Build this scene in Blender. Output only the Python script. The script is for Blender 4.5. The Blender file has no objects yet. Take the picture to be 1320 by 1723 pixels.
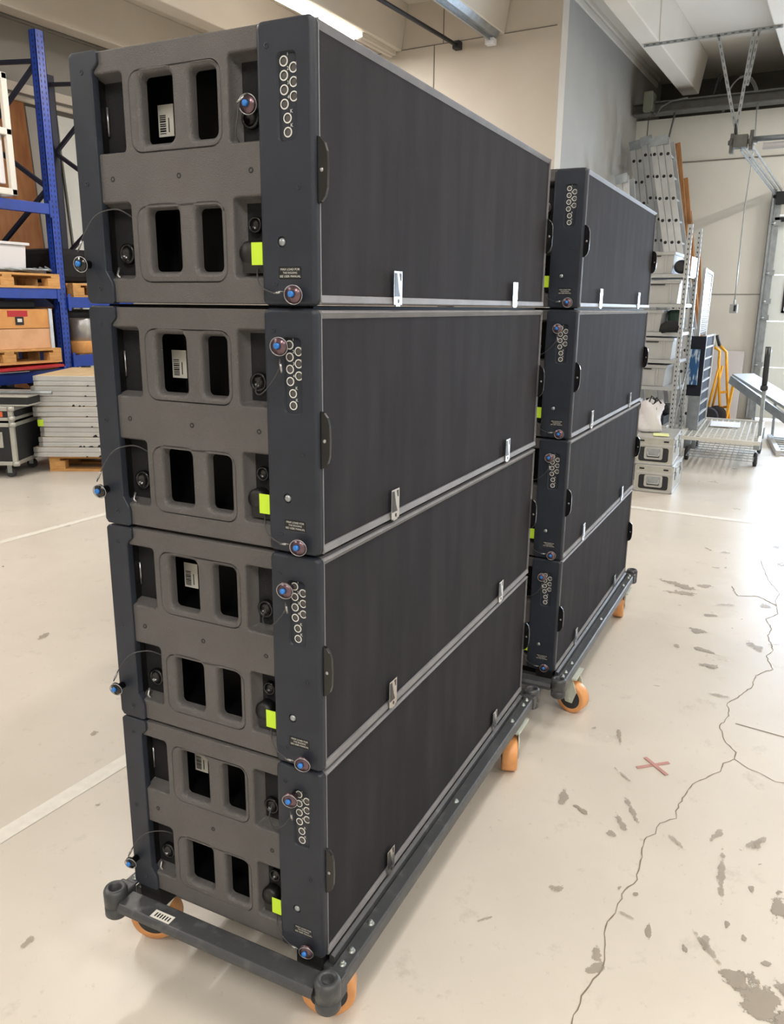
import bpy, bmesh, math, random
from mathutils import Vector, Matrix
random.seed(7)
C = bpy.context.scene.collection
R = math.radians
PI = math.pi

# ------------------------------------------------------------------ camera, world, light
sc = bpy.context.scene
cam_d = bpy.data.cameras.new('camera'); cam = bpy.data.objects.new('camera', cam_d); C.objects.link(cam)
yaw, pitch, roll = R(29.7033), R(-14.5530), R(0.6491)
F = Vector((math.cos(pitch)*math.cos(yaw), math.cos(pitch)*math.sin(yaw), math.sin(pitch)))
Rv = Vector((math.sin(yaw), -math.cos(yaw), 0)); U = Rv.cross(F)
R2 = Rv*math.cos(roll)+U*math.sin(roll); U2 = -Rv*math.sin(roll)+U*math.cos(roll)
m = Matrix((R2, U2, -F)).transposed().to_4x4(); m.translation = Vector((-1.1294, -0.7930, 1.5428))
cam.matrix_world = m
cam_d.sensor_fit = 'VERTICAL'; cam_d.sensor_height = 24; cam_d.lens = 1339.49/1723*24
cam_d.clip_start = 0.02; cam_d.clip_end = 200
sc.camera = cam
sc.view_settings.view_transform = 'Standard'; sc.view_settings.look = 'None'
sc.view_settings.gamma = 1; sc.view_settings.exposure = -0.33; sc.view_settings.use_curve_mapping = False

w = bpy.data.worlds.new('world'); sc.world = w; w.use_nodes = True
w.node_tree.nodes['Background'].inputs[0].default_value = (0.80, 0.88, 1.0, 1)
w.node_tree.nodes['Background'].inputs[1].default_value = 8.0

def area(name, loc, sx, sy, power, col, rot=(0, 0, 0)):
    l = bpy.data.lights.new(name, 'AREA'); l.shape = 'RECTANGLE'; l.size = sx; l.size_y = sy
    l.energy = power; l.color = col
    o = bpy.data.objects.new(name, l); C.objects.link(o); o.location = loc; o.rotation_euler = rot
    return o
WARM = (1.0, 0.955, 0.90)
TUBES = [(6.45, 4.5, 70), (3.2, 4.5, 70), (0.0, 4.5, 90), (-3.2, 4.5, 120),
         (6.2, -1.05, 22), (3.2, -1.05, 28), (0.2, -1.05, 30), (-3.0, -1.05, 130),
         (3.2, -3.9, 55), (0.0, -3.9, 90), (-3.2, -3.9, 120), (9.9, -2.48, 165)]
for i, (x, y, pw) in enumerate(TUBES):
    area('tube_light', (x, y, 4.36), 1.4, 0.08, pw, WARM)
    for sd in (-1, 1): area('tube_light', (x, y+sd*.07, 4.39), 1.4, 0.05, pw*.42, WARM, (R(180+sd*62), 0, 0))
# daylight through the garage door windows
area('door_daylight', (11.40, -1.60, 1.75), 0.5, 3.3, 330, (0.60, 0.77, 1.0), (0, R(90), 0))

# ------------------------------------------------------------------ materials
def lin(c): return tuple(((v/255)/12.92 if v/255 <= .04045 else ((v/255+.055)/1.055)**2.4) for v in c)
MATS = {}
def mat(name, rgb, rough=.5, metal=0, var=0, vscale=8, bump=0, bscale=200, rgb2=None, stretch=(1, 1, 1), spec=.5, rgh2=None, contrast=(.35, .65), emit=0):
    if name in MATS: return MATS[name]
    M = bpy.data.materials.new(name); M.use_nodes = True; nt = M.node_tree
    b = nt.nodes['Principled BSDF']; c = lin(rgb)
    b.inputs['Base Color'].default_value = (*c, 1); b.inputs['Roughness'].default_value = rough
    b.inputs['Metallic'].default_value = metal; b.inputs['Specular IOR Level'].default_value = spec
    tc = nt.nodes.new('ShaderNodeTexCoord'); mp = nt.nodes.new('ShaderNodeMapping')
    mp.inputs['Scale'].default_value = stretch; nt.links.new(tc.outputs['Object'], mp.inputs[0])
    if rgb2 is None and var: rgb2 = tuple(min(255, v*(1+var)) for v in rgb)
    if rgb2 is not None:
        n = nt.nodes.new('ShaderNodeTexNoise'); n.inputs['Scale'].default_value = vscale; n.inputs['Detail'].default_value = 5
        nt.links.new(mp.outputs[0], n.inputs['Vector'])
        r = nt.nodes.new('ShaderNodeValToRGB'); r.color_ramp.elements[0].position = contrast[0]; r.color_ramp.elements[1].position = contrast[1]
        r.color_ramp.elements[0].color = (*c, 1); r.color_ramp.elements[1].color = (*lin(rgb2), 1)
        nt.links.new(n.outputs[0], r.inputs[0]); nt.links.new(r.outputs[0], b.inputs['Base Color'])
    if bump:
        n2 = nt.nodes.new('ShaderNodeTexNoise'); n2.inputs['Scale'].default_value = bscale; n2.inputs['Detail'].default_value = 2
        nt.links.new(tc.outputs['Object'], n2.inputs['Vector'])
        bp = nt.nodes.new('ShaderNodeBump'); bp.inputs['Strength'].default_value = bump; bp.inputs['Distance'].default_value = .002
        nt.links.new(n2.outputs[0], bp.inputs['Height']); nt.links.new(bp.outputs[0], b.inputs['Normal'])
    if emit:
        b.inputs['Emission Color'].default_value = (*c, 1); b.inputs['Emission Strength'].default_value = emit
    MATS[name] = M; return M

mat('panel_paint', (80, 78, 78), .5, spec=.35, bump=.55, bscale=420, var=.1, vscale=5)
mat('rail_paint', (38, 42, 50), .4, spec=.28, var=.12, vscale=14, bump=.05, bscale=500)
mat('black', (14, 14, 16), .5)
mat('cup_black', (7, 7, 8), .6, spec=.15)
mat('black_gloss', (18, 18, 20), .22)
mat('cab_black', (34, 34, 37), .7, spec=.2, bump=.4, bscale=400)
mat('grille', (36, 35, 39), .8, spec=.16, rgb2=(52, 51, 55), vscale=2.2, stretch=(7, 1, 1.1), bump=.6, bscale=900, contrast=(.4, .95))
mat('edge_bar_lit', (122, 121, 124), .5, bump=.2, bscale=500, var=-.12, vscale=12)  # grey raised above the cabinet black to show light caught on the edges
mat('white_print', (214, 214, 208), .5)
mat('blue_button', (38, 112, 190), .35)
mat('pin_disc', (104, 84, 92), .3, metal=.7)
mat('steel', (170, 170, 172), .3, metal=.9)
mat('cable', (66, 66, 68), .45, metal=.3)
mat('chrome', (190, 188, 184), .18, metal=1)
mat('neon_tape', (190, 226, 50), .6)
mat('sticker', (222, 220, 210), .6)
mat('dolly_black', (58, 60, 63), .42, rgb2=(92, 93, 94), vscale=30, contrast=(.55, .8), bump=.15, bscale=150)
mat('orange_wheel', (206, 146, 92), .42, var=.1, vscale=20)
mat('zinc', (150, 156, 154), .38, metal=.75)
mat('zinc_light', (196, 202, 192), .5, metal=.2)
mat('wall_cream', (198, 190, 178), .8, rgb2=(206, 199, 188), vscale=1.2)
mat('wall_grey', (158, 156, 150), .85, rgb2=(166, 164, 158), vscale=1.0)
mat('wall_back', (222, 220, 211), .8, rgb2=(228, 226, 217), vscale=.9)
mat('ceiling', (216, 209, 198), .9, rgb2=(222, 215, 204), vscale=1.1)
mat('rib', (208, 200, 188), .85, rgb2=(214, 207, 196), vscale=1.4)
mat('seam_and_shade', (120, 116, 108), .8)  # wall panel seams, also the shade edge painted on the back wall
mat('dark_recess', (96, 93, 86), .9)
mat('ibeam', (84, 84, 80), .6, var=.15, vscale=9)
mat('door_white', (222, 226, 222), .5, var=-.03, vscale=2)
mat('galv', (150, 156, 160), .35, metal=.7, var=.12, vscale=12)
mat('alu', (196, 197, 196), .36, metal=.55, rgb2=(184, 185, 185), vscale=6)
mat('alu_case', (186, 186, 178), .4, metal=.45, rgb2=(174, 174, 168), vscale=8)
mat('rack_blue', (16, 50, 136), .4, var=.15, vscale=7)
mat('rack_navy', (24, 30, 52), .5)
mat('slot', (16, 24, 60), .6)
mat('pallet_wood', (206, 158, 96), .75, rgb2=(184, 134, 78), vscale=9, stretch=(1, 6, 6))
mat('ply', (212, 154, 88), .6, rgb2=(200, 140, 78), vscale=7, stretch=(1, 4, 1))
mat('ply_pale', (214, 168, 128), .6, rgb2=(204, 156, 116), vscale=7)
mat('deck_top', (208, 182, 140), .6, var=-.08, vscale=8)
mat('white_plastic', (214, 212, 214), .45)
mat('grey_plastic', (160, 161, 160), .5, var=.05, vscale=6)
mat('shelf_grey', (168, 171, 172), .42, metal=.2)
mat('red', (176, 32, 40), .5)
mat('orange', (210, 96, 56), .6)
mat('brown_board', (150, 98, 58), .7, rgb2=(168, 116, 74), vscale=4, stretch=(4, 4, 1))
mat('plank', (178, 130, 84), .7, rgb2=(150, 104, 62), vscale=6, stretch=(6, 6, .6))
mat('cloth', (20, 20, 22), .9, bump=.6, bscale=30)
mat('frame_white', (210, 208, 200), .5)
mat('yellow', (236, 166, 18), .4, var=-.1, vscale=10)
mat('bag', (226, 224, 228), .35, bump=.8, bscale=26)
mat('tarp_blue', (34, 88, 140), .5, rgb2=(196, 210, 220), vscale=11, stretch=(3, 3, .7), contrast=(.52, .6))
mat('navy_cloth', (18, 22, 36), .8)
mat('tyre', (34, 28, 32), .75)
mat('rubber', (42, 44, 46), .6)
mat('paper', (232, 234, 240), .5)
mat('note_yellow', (214, 218, 150), .6)
mat('tube_on', (255, 244, 226), .5, emit=9)
mat('floor_line', (234, 231, 222), .5, var=-.04, vscale=30)
mat('crack', (132, 120, 106), .9)
mat('stain', (166, 156, 142), .55, rgb2=(178, 168, 154), vscale=20)
mat('stain_soft', (186, 178, 166), .5, rgb2=(198, 190, 178), vscale=20)
mat('red_tape', (186, 138, 130), .6)
mat('black_item', (26, 28, 32), .6)
mat('green_item', (52, 78, 66), .6)
mat('junction', (118, 120, 106), .6)
mat('slot_grey', (92, 94, 94), .6)

def floor_mat():
    M = bpy.data.materials.new('floor_paint'); M.use_nodes = True; nt = M.node_tree; b = nt.nodes['Principled BSDF']
    tc = nt.nodes.new('ShaderNodeTexCoord')
    def noise(sc_, det, rough=.6):
        n = nt.nodes.new('ShaderNodeTexNoise'); n.inputs['Scale'].default_value = sc_; n.inputs['Detail'].default_value = det
        n.inputs['Roughness'].default_value = rough; nt.links.new(tc.outputs['Object'], n.inputs['Vector']); return n
    def ramp(n, p0, p1, c0, c1):
        r = nt.nodes.new('ShaderNodeValToRGB'); r.color_ramp.elements[0].position = p0; r.color_ramp.elements[1].position = p1
        r.color_ramp.elements[0].color = (*c0, 1); r.color_ramp.elements[1].color = (*c1, 1); nt.links.new(n.outputs[0], r.inputs[0]); return r
    base = ramp(noise(.7, 5), .35, .65, lin((204, 197, 186)), lin((216, 209, 198)))
    spots = ramp(noise(5.5, 8, .75), .585, .69, (0, 0, 0), (1, 1, 1))
    fine = ramp(noise(24, 6, .7), .62, .72, (0, 0, 0), (1, 1, 1))
    mx = nt.nodes.new('ShaderNodeMix'); mx.data_type = 'RGBA'
    sc1 = nt.nodes.new('ShaderNodeMath'); sc1.operation = 'MULTIPLY'; sc1.inputs[1].default_value = .62
    nt.links.new(spots.outputs[0], sc1.inputs[0]); nt.links.new(sc1.outputs[0], mx.inputs[0])
    nt.links.new(base.outputs[0], mx.inputs[6]); mx.inputs[7].default_value = (*lin((186, 179, 168)), 1)
    mx2 = nt.nodes.new('ShaderNodeMix'); mx2.data_type = 'RGBA'
    sc2 = nt.nodes.new('ShaderNodeMath'); sc2.operation = 'MULTIPLY'; sc2.inputs[1].default_value = .5
    nt.links.new(fine.outputs[0], sc2.inputs[0]); nt.links.new(sc2.outputs[0], mx2.inputs[0])
    nt.links.new(mx.outputs[2], mx2.inputs[6]); mx2.inputs[7].default_value = (*lin((168, 158, 146)), 1)
    nt.links.new(mx2.outputs[2], b.inputs['Base Color'])
    rr = ramp(noise(3, 4), .3, .7, (.26, .26, .26), (.42, .42, .42)); nt.links.new(rr.outputs[0], b.inputs['Roughness'])
    bm_ = nt.nodes.new('ShaderNodeBump'); bm_.inputs['Strength'].default_value = .12; bm_.inputs['Distance'].default_value = .004
    nt.links.new(noise(9, 4).outputs[0], bm_.inputs['Height']); nt.links.new(bm_.outputs[0], b.inputs['Normal'])
    MATS['floor'] = M
floor_mat()

# ------------------------------------------------------------------ mesh helpers
class MB:
    def __init__(s, M=None): s.bm = bmesh.new(); s.mi = 0; s.M = M or Matrix.Identity(4)
    def v(s, p): return s.bm.verts.new(s.M @ Vector(p))
    def f(s, vs, smooth=False):
        try: fc = s.bm.faces.new(vs)
        except ValueError: return None
        fc.material_index = s.mi; fc.smooth = smooth; return fc
    def box(s, x0, x1, y0, y1, z0, z1):
        v = [s.v((x, y, z)) for z in (z0, z1) for y in (y0, y1) for x in (x0, x1)]
        for q in ((0, 2, 3, 1), (4, 5, 7, 6), (0, 1, 5, 4), (2, 6, 7, 3), (0, 4, 6, 2), (1, 3, 7, 5)): s.f([v[i] for i in q])
        return s
    def bar(s, a, b, w, h, up=(0, 0, 1)):
        a, b = Vector(a), Vector(b); d = (b-a).normalized(); u = Vector(up)
        if abs(d.dot(u)) > .98: u = Vector((0, 1, 0))
        sd = d.cross(u).normalized(); u = sd.cross(d).normalized()
        vs = []
        for p in (a, b):
            for i, j in ((-1, -1), (1, -1), (1, 1), (-1, 1)): vs.append(s.v(p+sd*i*w/2+u*j*h/2))
        s.f(vs[3::-1]); s.f(vs[4:8])
        for i in range(4): s.f([vs[i], vs[(i+1) % 4], vs[4+(i+1) % 4], vs[4+i]])
        return s
    def tube(s, pts, r, n=8, closed=False):
        pts = [Vector(p) for p in pts]; rings = []; m_ = len(pts); u = None
        for i, p in enumerate(pts):
            if closed: d = (pts[(i+1) % m_]-pts[i-1]).normalized()
            else: d = (pts[min(i+1, m_-1)]-pts[max(i-1, 0)]).normalized()
            if u is None:
                u = Vector((0, 0, 1)) if abs(d.z) < .9 else Vector((1, 0, 0))
            u = (u-d*u.dot(d)).normalized(); w_ = d.cross(u)
            rings.append([s.v(p+(u*math.cos(2*PI*k/n)+w_*math.sin(2*PI*k/n))*r) for k in range(n)])
        for i in range(m_ if closed else m_-1):
            A, B = rings[i], rings[(i+1) % m_]
            for k in range(n): s.f([A[k], A[(k+1) % n], B[(k+1) % n], B[k]], True)
        if not closed: s.f(rings[0][::-1]); s.f(rings[-1])
        return s
    def lathe(s, p, axis, prof, n=24, capends=True):
        p, ax = Vector(p), Vector(axis).normalized(); u = Vector((0, 0, 1)) if abs(ax.z) < .9 else Vector((1, 0, 0))
        u = (u-ax*u.dot(ax)).normalized(); w_ = ax.cross(u); rings = []
        for (r, h) in prof: rings.append([s.v(p+ax*h+(u*math.cos(2*PI*k/n)+w_*math.sin(2*PI*k/n))*r) for k in range(n)])
        for A, B in zip(rings, rings[1:]):
            for k in range(n): s.f([A[k], A[(k+1) % n], B[(k+1) % n], B[k]], True)
        if capends: s.f(rings[0][::-1]); s.f(rings[-1])
        return s
    def cyl(s, a, b, r, n=16):
        a, b = Vector(a), Vector(b); L_ = (b-a).length
        A = s.lathe(a, b-a, [(r, 0), (r, L_)], n)
        return s
    def ring(s, c, axis, R_, r, n=24, k=6):
        ax = Vector(axis).normalized(); u = Vector((0, 0, 1)) if abs(ax.z) < .9 else Vector((1, 0, 0))
        u = (u-ax*u.dot(ax)).normalized(); w_ = ax.cross(u); c = Vector(c)
        return s.tube([c+(u*math.cos(2*PI*i/n)+w_*math.sin(2*PI*i/n))*R_ for i in range(n)], r, k, True)
    def prism(s, poly, fn, d0, d1):
        A = [s.v(fn(a, b, d0)) for a, b in poly]; B = [s.v(fn(a, b, d1)) for a, b in poly]
        s.f(A[::-1]); s.f(B)
        for i in range(len(poly)): j = (i+1) % len(poly); s.f([A[i], A[j], B[j], B[i]])
        return s
    # plate with pockets in the plane x = X; loops are lists of (y, z)
    def fill(s, loops):
        ed = []
        for L_ in loops:
            for i in range(len(L_)):
                a, b = L_[i], L_[(i+1) % len(L_)]
                e = s.bm.edges.get((a, b)) or s.bm.edges.new((a, b)); ed.append(e)
        r = bmesh.ops.triangle_fill(s.bm, use_beauty=True, use_dissolve=False, edges=ed, normal=(-1, 0, 0))
        for g in r['geom']:
            if isinstance(g, bmesh.types.BMFace): g.material_index = s.mi
    def loop(s, pts, X): return [s.v((X, a, b)) for a, b in pts]
    def bridge(s, A, B, smooth=True):
        n = len(A)
        for i in range(n): s.f([A[i], A[(i+1) % n], B[(i+1) % n], B[i]], smooth)
    def build(s, name, mat_, parent=None, bevel=0, seg=2, loc=None, autosm=False):
        bmesh.ops.recalc_face_normals(s.bm, faces=s.bm.faces)
        me = bpy.data.meshes.new(name); s.bm.to_mesh(me); s.bm.free()
        for mm in ([mat_] if isinstance(mat_, str) else mat_): me.materials.append(MATS[mm])
        o = bpy.data.objects.new(name, me); C.objects.link(o); o.parent = parent
        if loc: o.location = loc
        if bevel:
            b = o.modifiers.new('bevel', 'BEVEL'); b.width = bevel; b.segments = seg; b.limit_method = 'ANGLE'; b.angle_limit = R(40)
        return o

def rr(y0, z0, y1, z1, r, ins=0, n=5):
    y0, y1 = min(y0, y1)+ins, max(y0, y1)-ins; z0, z1 = min(z0, z1)+ins, max(z0, z1)-ins; r = max(.0008, r-ins)
    P = []
    for cx, cz, a0 in ((y1-r, z1-r, 0), (y0+r, z1-r, 90), (y0+r, z0+r, 180), (y1-r, z0+r, 270)):
        for k in range(n+1): a = R(a0+90*k/n); P.append((cx+r*math.cos(a), cz+r*math.sin(a)))
    return P
def circ(cy, cz, r, n=20): return [(cy+r*math.cos(2*PI*k/n), cz+r*math.sin(2*PI*k/n)) for k in range(n)]

def thing(name, label, cat, loc=(0, 0, 0), rz=0, group=None):
    o = bpy.data.objects.new(name, None); o.empty_display_size = .1; C.objects.link(o)
    o.location = loc; o.rotation_euler = (0, 0, rz); o['label'] = label; o['category'] = cat
    if group: o['group'] = group
    return o
def tag(o, label, cat, group=None):
    o['label'] = label; o['category'] = cat
    if group: o['group'] = group
    return o
def struct(o): o['kind'] = 'structure'; return o
def children(o): return [c for c in C.objects if c.parent == o]
def copy_tree(o, parent=None, kids=None):
    if kids is None:
        kids = {}
        for c in C.objects:
            if c.parent: kids.setdefault(c.parent.name, []).append(c)
    c = o.copy(); C.objects.link(c); c.parent = parent
    for ch in kids.get(o.name, []): copy_tree(ch, c, kids)
    return c
def text_mesh(txt, size):
    cu = bpy.data.curves.new('t', 'FONT'); cu.body = txt; cu.size = size; cu.align_x = 'CENTER'; cu.align_y = 'CENTER'; cu.resolution_u = 2
    o = bpy.data.objects.new('t', cu); me = bpy.data.meshes.new_from_object(o); bpy.data.objects.remove(o); return me
def add_text(mb, txt, size, fn):
    me = text_mesh(txt, size); vs = [mb.v(fn(v.co.x, v.co.y)) for v in me.vertices]
    for p in me.polygons: mb.f([vs[i] for i in p.vertices])

# ------------------------------------------------------------------ room
CEIL = 4.93
m = MB(); m.box(-7, 13, -8, 9, -.1, 0); struct(m.build('floor', 'floor'))
m = MB(); m.box(-7, 13, -8, 9, CEIL, CEIL+.15); struct(m.build('ceiling', 'ceiling'))
for i, y in enumerate((-6.7, -5.3, -3.9, -2.48, -1.05, .32, 1.72, 3.16, 4.46, 5.8, 7.3)):
    x1 = 8.0 if y > 2.2 else 11.62
    m = MB(); m.prism([(y-.11, 4.45), (y+.11, 4.45), (y+.19, CEIL), (y-.19, CEIL)], lambda a, b, d: (d, a, b), -7, x1)
    struct(m.build('trim_%d' % (i+1), 'rib', bevel=.012))
# white end wall that stands out into the room, and the grey return wall behind it
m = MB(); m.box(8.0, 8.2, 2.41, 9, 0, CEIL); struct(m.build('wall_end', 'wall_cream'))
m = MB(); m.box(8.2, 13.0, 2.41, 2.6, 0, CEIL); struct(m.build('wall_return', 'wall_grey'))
m = MB(); m.box(8.0, 8.2, 2.395, 2.41, 0, CEIL); struct(m.build('trim_20', 'wall_cream'))
m = MB(); m.box(8.2, 12.5, 2.385, 2.41, 4.80, 4.87).box(8.2, 12.5, 2.36, 2.41, 4.88, 4.93); struct(m.build('trim_21', 'ceiling', bevel=.004))
m = MB(); m.box(7.992, 8, 2.45, 8, 4.455, 4.463).box(7.992, 8, 3.915, 3.923, 3.2, 4.46).box(7.992, 8, 3.80, 3.808, 4.46, 4.9); struct(m.build('trim_22', 'seam_and_shade'))
# back wall beside the garage door
m = MB(); m.box(11.5, 11.7, .40, 2.41, 0, 4.15).box(11.5, 11.7, -8, .40, 2.80, 4.15); struct(m.build('wall_back', 'wall_back'))
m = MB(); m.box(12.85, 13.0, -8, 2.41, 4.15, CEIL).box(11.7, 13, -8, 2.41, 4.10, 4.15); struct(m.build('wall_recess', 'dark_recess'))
m = MB(); m.box(11.493, 11.5, .40, 2.4, 1.742, 1.752).box(11.485, 11.5, -8, 2.4, 3.545, 3.56); struct(m.build('trim_23', 'seam_and_shade'))  # upper strip puts the shade edge of the ledge into colour
m = MB(); m.box(-7, 8.0, 8.0, 8.2, 0, CEIL); struct(m.build('wall_left', 'wall_grey'))
m = MB(); m.box(-7.2, 13, -8.2, -8, 0, CEIL); struct(m.build('wall_right', 'wall_back'))
m = MB(); m.box(-7.2, -7, -8, 8.2, 0, CEIL); struct(m.build('wall_rear', 'wall_back'))
m = MB(); m.box(-7, 8.0, 7.93, 8.0, 3.86, 3.96); m.tube([(-7, 7.88, 3.78), (8, 7.88, 3.78)], .03); struct(m.build('trim_24', 'ceiling'))
m = MB(); m.tube([(-7, 7.41, 4.43), (8, 7.41, 4.43)], .022); struct(m.build('trim_25', 'dark_recess'))

# sectional garage door with a strip of windows
gd = bpy.data.objects.new('door_1', None); C.objects.link(gd); gd.location = (11.52, .38, 0); struct(gd)
m = MB()
zs = [0.02, .745, 1.385, 2.01, 2.79]
for i in range(4):
    z0, z1 = zs[i]+.004, zs[i+1]-.004
    if i == 2:
        m.box(0, .04, -8, 0, z0, 1.50).box(0, .04, -8, 0, 1.92, z1)
        y = -.18; m.box(0, .04, y, 0, 1.50, 1.92)
        while y > -7:
            m.box(0, .04, y-.78, y-.70, 1.50, 1.92); y -= .78
    else: m.box(0, .04, -8, 0, z0, z1)
m.build('door_panel', 'door_white', gd)
m = MB(); y = -.18
gl = MB()
while y > -7:
    for a, b, c_, d in ((y-.03, y, 1.50, 1.92), (y-.70, y-.67, 1.50, 1.92), (y-.70, y, 1.50, 1.53), (y-.70, y, 1.89, 1.92)): m.box(-.012, .03, a, b, c_, d)
    gl.box(.018, .024, y-.68, y-.02, 1.52, 1.90); y -= .78
m.build('window_gasket', 'black', gd)
Mg = bpy.data.materials.new('window_glass'); Mg.use_nodes = True
nt = Mg.node_tree; nt.nodes.clear(); o_ = nt.nodes.new('ShaderNodeOutputMaterial'); g_ = nt.nodes.new('ShaderNodeBsdfTransparent'); g2 = nt.nodes.new('ShaderNodeBsdfGlossy'); mxs = nt.nodes.new('ShaderNodeMixShader')
mxs.inputs[0].default_value = .06; g2.inputs['Roughness'].default_value = .05
nt.links.new(g_.outputs[0], mxs.inputs[1]); nt.links.new(g2.outputs[0], mxs.inputs[2]); nt.links.new(mxs.outputs[0], o_.inputs[0]); MATS['glass'] = Mg
gl.build('window_pane', 'glass', gd)

# painted floor markings, cracks and wear
def strip(pts, wd, z=.0012):
    mb = MB(); L_ = []
    P = [Vector((x, y, 0)) for x, y in pts]
    for i, p in enumerate(P):
        d = (P[min(i+1, len(P)-1)]-P[max(i-1, 0)]).normalized(); n_ = Vector((-d.y, d.x, 0)); w_ = wd*(.6+.8*random.random()) if len(P) > 3 else wd
        L_.append((mb.v((p.x+n_.x*w_/2, p.y+n_.y*w_/2, z)), mb.v((p.x-n_.x*w_/2, p.y-n_.y*w_/2, z))))
    for a, b in zip(L_, L_[1:]): mb.f([a[0], b[0], b[1], a[1]])
    return mb
k = 30
for pts in ([(-6, 1.232), (8, 1.215)], [(-6, 3.95), (8, 3.94)]):
    struct(strip(pts, .062).build('trim_%d' % k, 'floor_line')); k += 1
struct(strip([(5.18, 2.3), (5.26, -6)], .07).build('trim_%d' % k, 'floor_line')); k += 1
def jag(pts, amp=.008):
    out = []
    for (a, b), (c_, d) in zip(pts, pts[1:]):
        n_ = max(1, int(math.hypot(c_-a, d-b)/.02))
        for i in range(n_): t = i/n_; out.append((a+(c_-a)*t+random.uniform(-amp, amp)*(i > 0), b+(d-b)*t+random.uniform(-amp, amp)*(i > 0)))
    out.append(pts[-1]); return out
crack = [(4.22, -.44), (3.83, -.52), (3.62, -.6), (3.47, -.59), (3.27, -.62), (3.16, -.57), (3.03, -.61), (2.93, -.6), (2.76, -.64), (2.66, -.62), (2.53, -.66), (2.42, -.6), (2.3, -.6), (2.16, -.56), (2.09, -.53), (1.98, -.55), (1.88, -.53), (1.78, -.56), (1.71, -.61), (1.66, -.61), (1.61, -.58), (1.55, -.58), (1.5, -.55), (1.42, -.51), (1.34, -.5), (1.24, -.49), (1.2, -.5), (1.15, -.46), (1.09, -.46), (1.06, -.44), (1.0, -.44), (.86, -.46), (.8, -.44), (.7, -.44), (.66, -.43), (.6, -.44), (.56, -.45), (.51, -.46), (.46, -.45), (.4, -.44), (.34, -.44), (.2, -.46)]
struct(strip(jag(crack, .004), .0030).build('floor_crack', 'crack'))
struct(strip(jag([(1.66, -.61), (1.62, -.66), (1.61, -.7), (1.58, -.75), (1.59, -.78), (1.57, -.9), (1.5, -1.3)], .0035), .0028).build('floor_crack', 'crack'))
struct(strip(jag([(3.4, -.60), (3.5, -.5), (3.45, -.4), (3.6, -.35)], .006), .005).build('floor_crack', 'crack'))
struct(strip([(1.93, -.58), (1.90, -.95)], .006).build('floor_crack', 'crack'))
def stain_mat(name, rgb):
    M = bpy.data.materials.new(name); M.use_nodes = True; nt = M.node_tree; b = nt.nodes['Principled BSDF']; b.inputs['Base Color'].default_value = (*lin(rgb), 1); b.inputs['Roughness'].default_value = .5
    at = nt.nodes.new('ShaderNodeAttribute'); at.attribute_name = 'rad'; tc = nt.nodes.new('ShaderNodeTexCoord'); n = nt.nodes.new('ShaderNodeTexNoise'); n.inputs['Scale'].default_value = 26; n.inputs['Detail'].default_value = 6; n.inputs['Roughness'].default_value = .65
    nt.links.new(tc.outputs['Object'], n.inputs['Vector'])
    m1 = nt.nodes.new('ShaderNodeMath'); m1.operation = 'MULTIPLY_ADD'; m1.inputs[1].default_value = 2.4; nt.links.new(n.outputs[0], m1.inputs[0]); m2 = nt.nodes.new('ShaderNodeMath'); m2.operation = 'SUBTRACT'; m2.inputs[0].default_value = -.45
    nt.links.new(at.outputs['Fac'], m2.inputs[1]); nt.links.new(m2.outputs[0], m1.inputs[2])
    rp = nt.nodes.new('ShaderNodeMapRange'); rp.inputs[1].default_value = 0; rp.inputs[2].default_value = .16; nt.links.new(m1.outputs[0], rp.inputs[0])
    m3 = nt.nodes.new('ShaderNodeMath'); m3.operation = 'MULTIPLY'; m3.inputs[1].default_value = .92 if name == 'stain_a' else .55; nt.links.new(rp.outputs[0], m3.inputs[0]); nt.links.new(m3.outputs[0], b.inputs['Alpha']); MATS[name] = M
stain_mat('stain_a', (158, 148, 134)); stain_mat('stain_b', (168, 158, 144))
ZB_ = [.0012]
def blob(mb, cx, cy, rx, ry, rot=0, n=30):
    ZB_[0] += .00004; z = ZB_[0]; ph = [random.uniform(0, 6.28) for _ in range(6)]; P = []
    for i in range(n):
        a = 2*PI*i/n; q = 1.25+.2*math.sin(2*a+ph[0])+.12*math.sin(3*a+ph[1]); x, y = rx*q*math.cos(a), ry*q*math.sin(a)
        P.append((cx+x*math.cos(rot)-y*math.sin(rot), cy+x*math.sin(rot)+y*math.cos(rot)))
    c_ = mb.v((cx, cy, z)); V = [mb.v((x, y, z)) for x, y in P]
    for i in range(n): mb.f([c_, V[i], V[(i+1) % n]])
    return n
def stain(cx, cy, rx, ry, rot, mt):
    mb = MB(); n = blob(mb, cx, cy, rx, ry, rot); o = struct(mb.build('floor_stain', 'stain_a' if mt == 'stain' else 'stain_b'))
    at = o.data.attributes.new('rad', 'FLOAT', 'POINT')
    for i in range(n+1): at.data[i].value = 0 if i == 0 else 1
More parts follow.
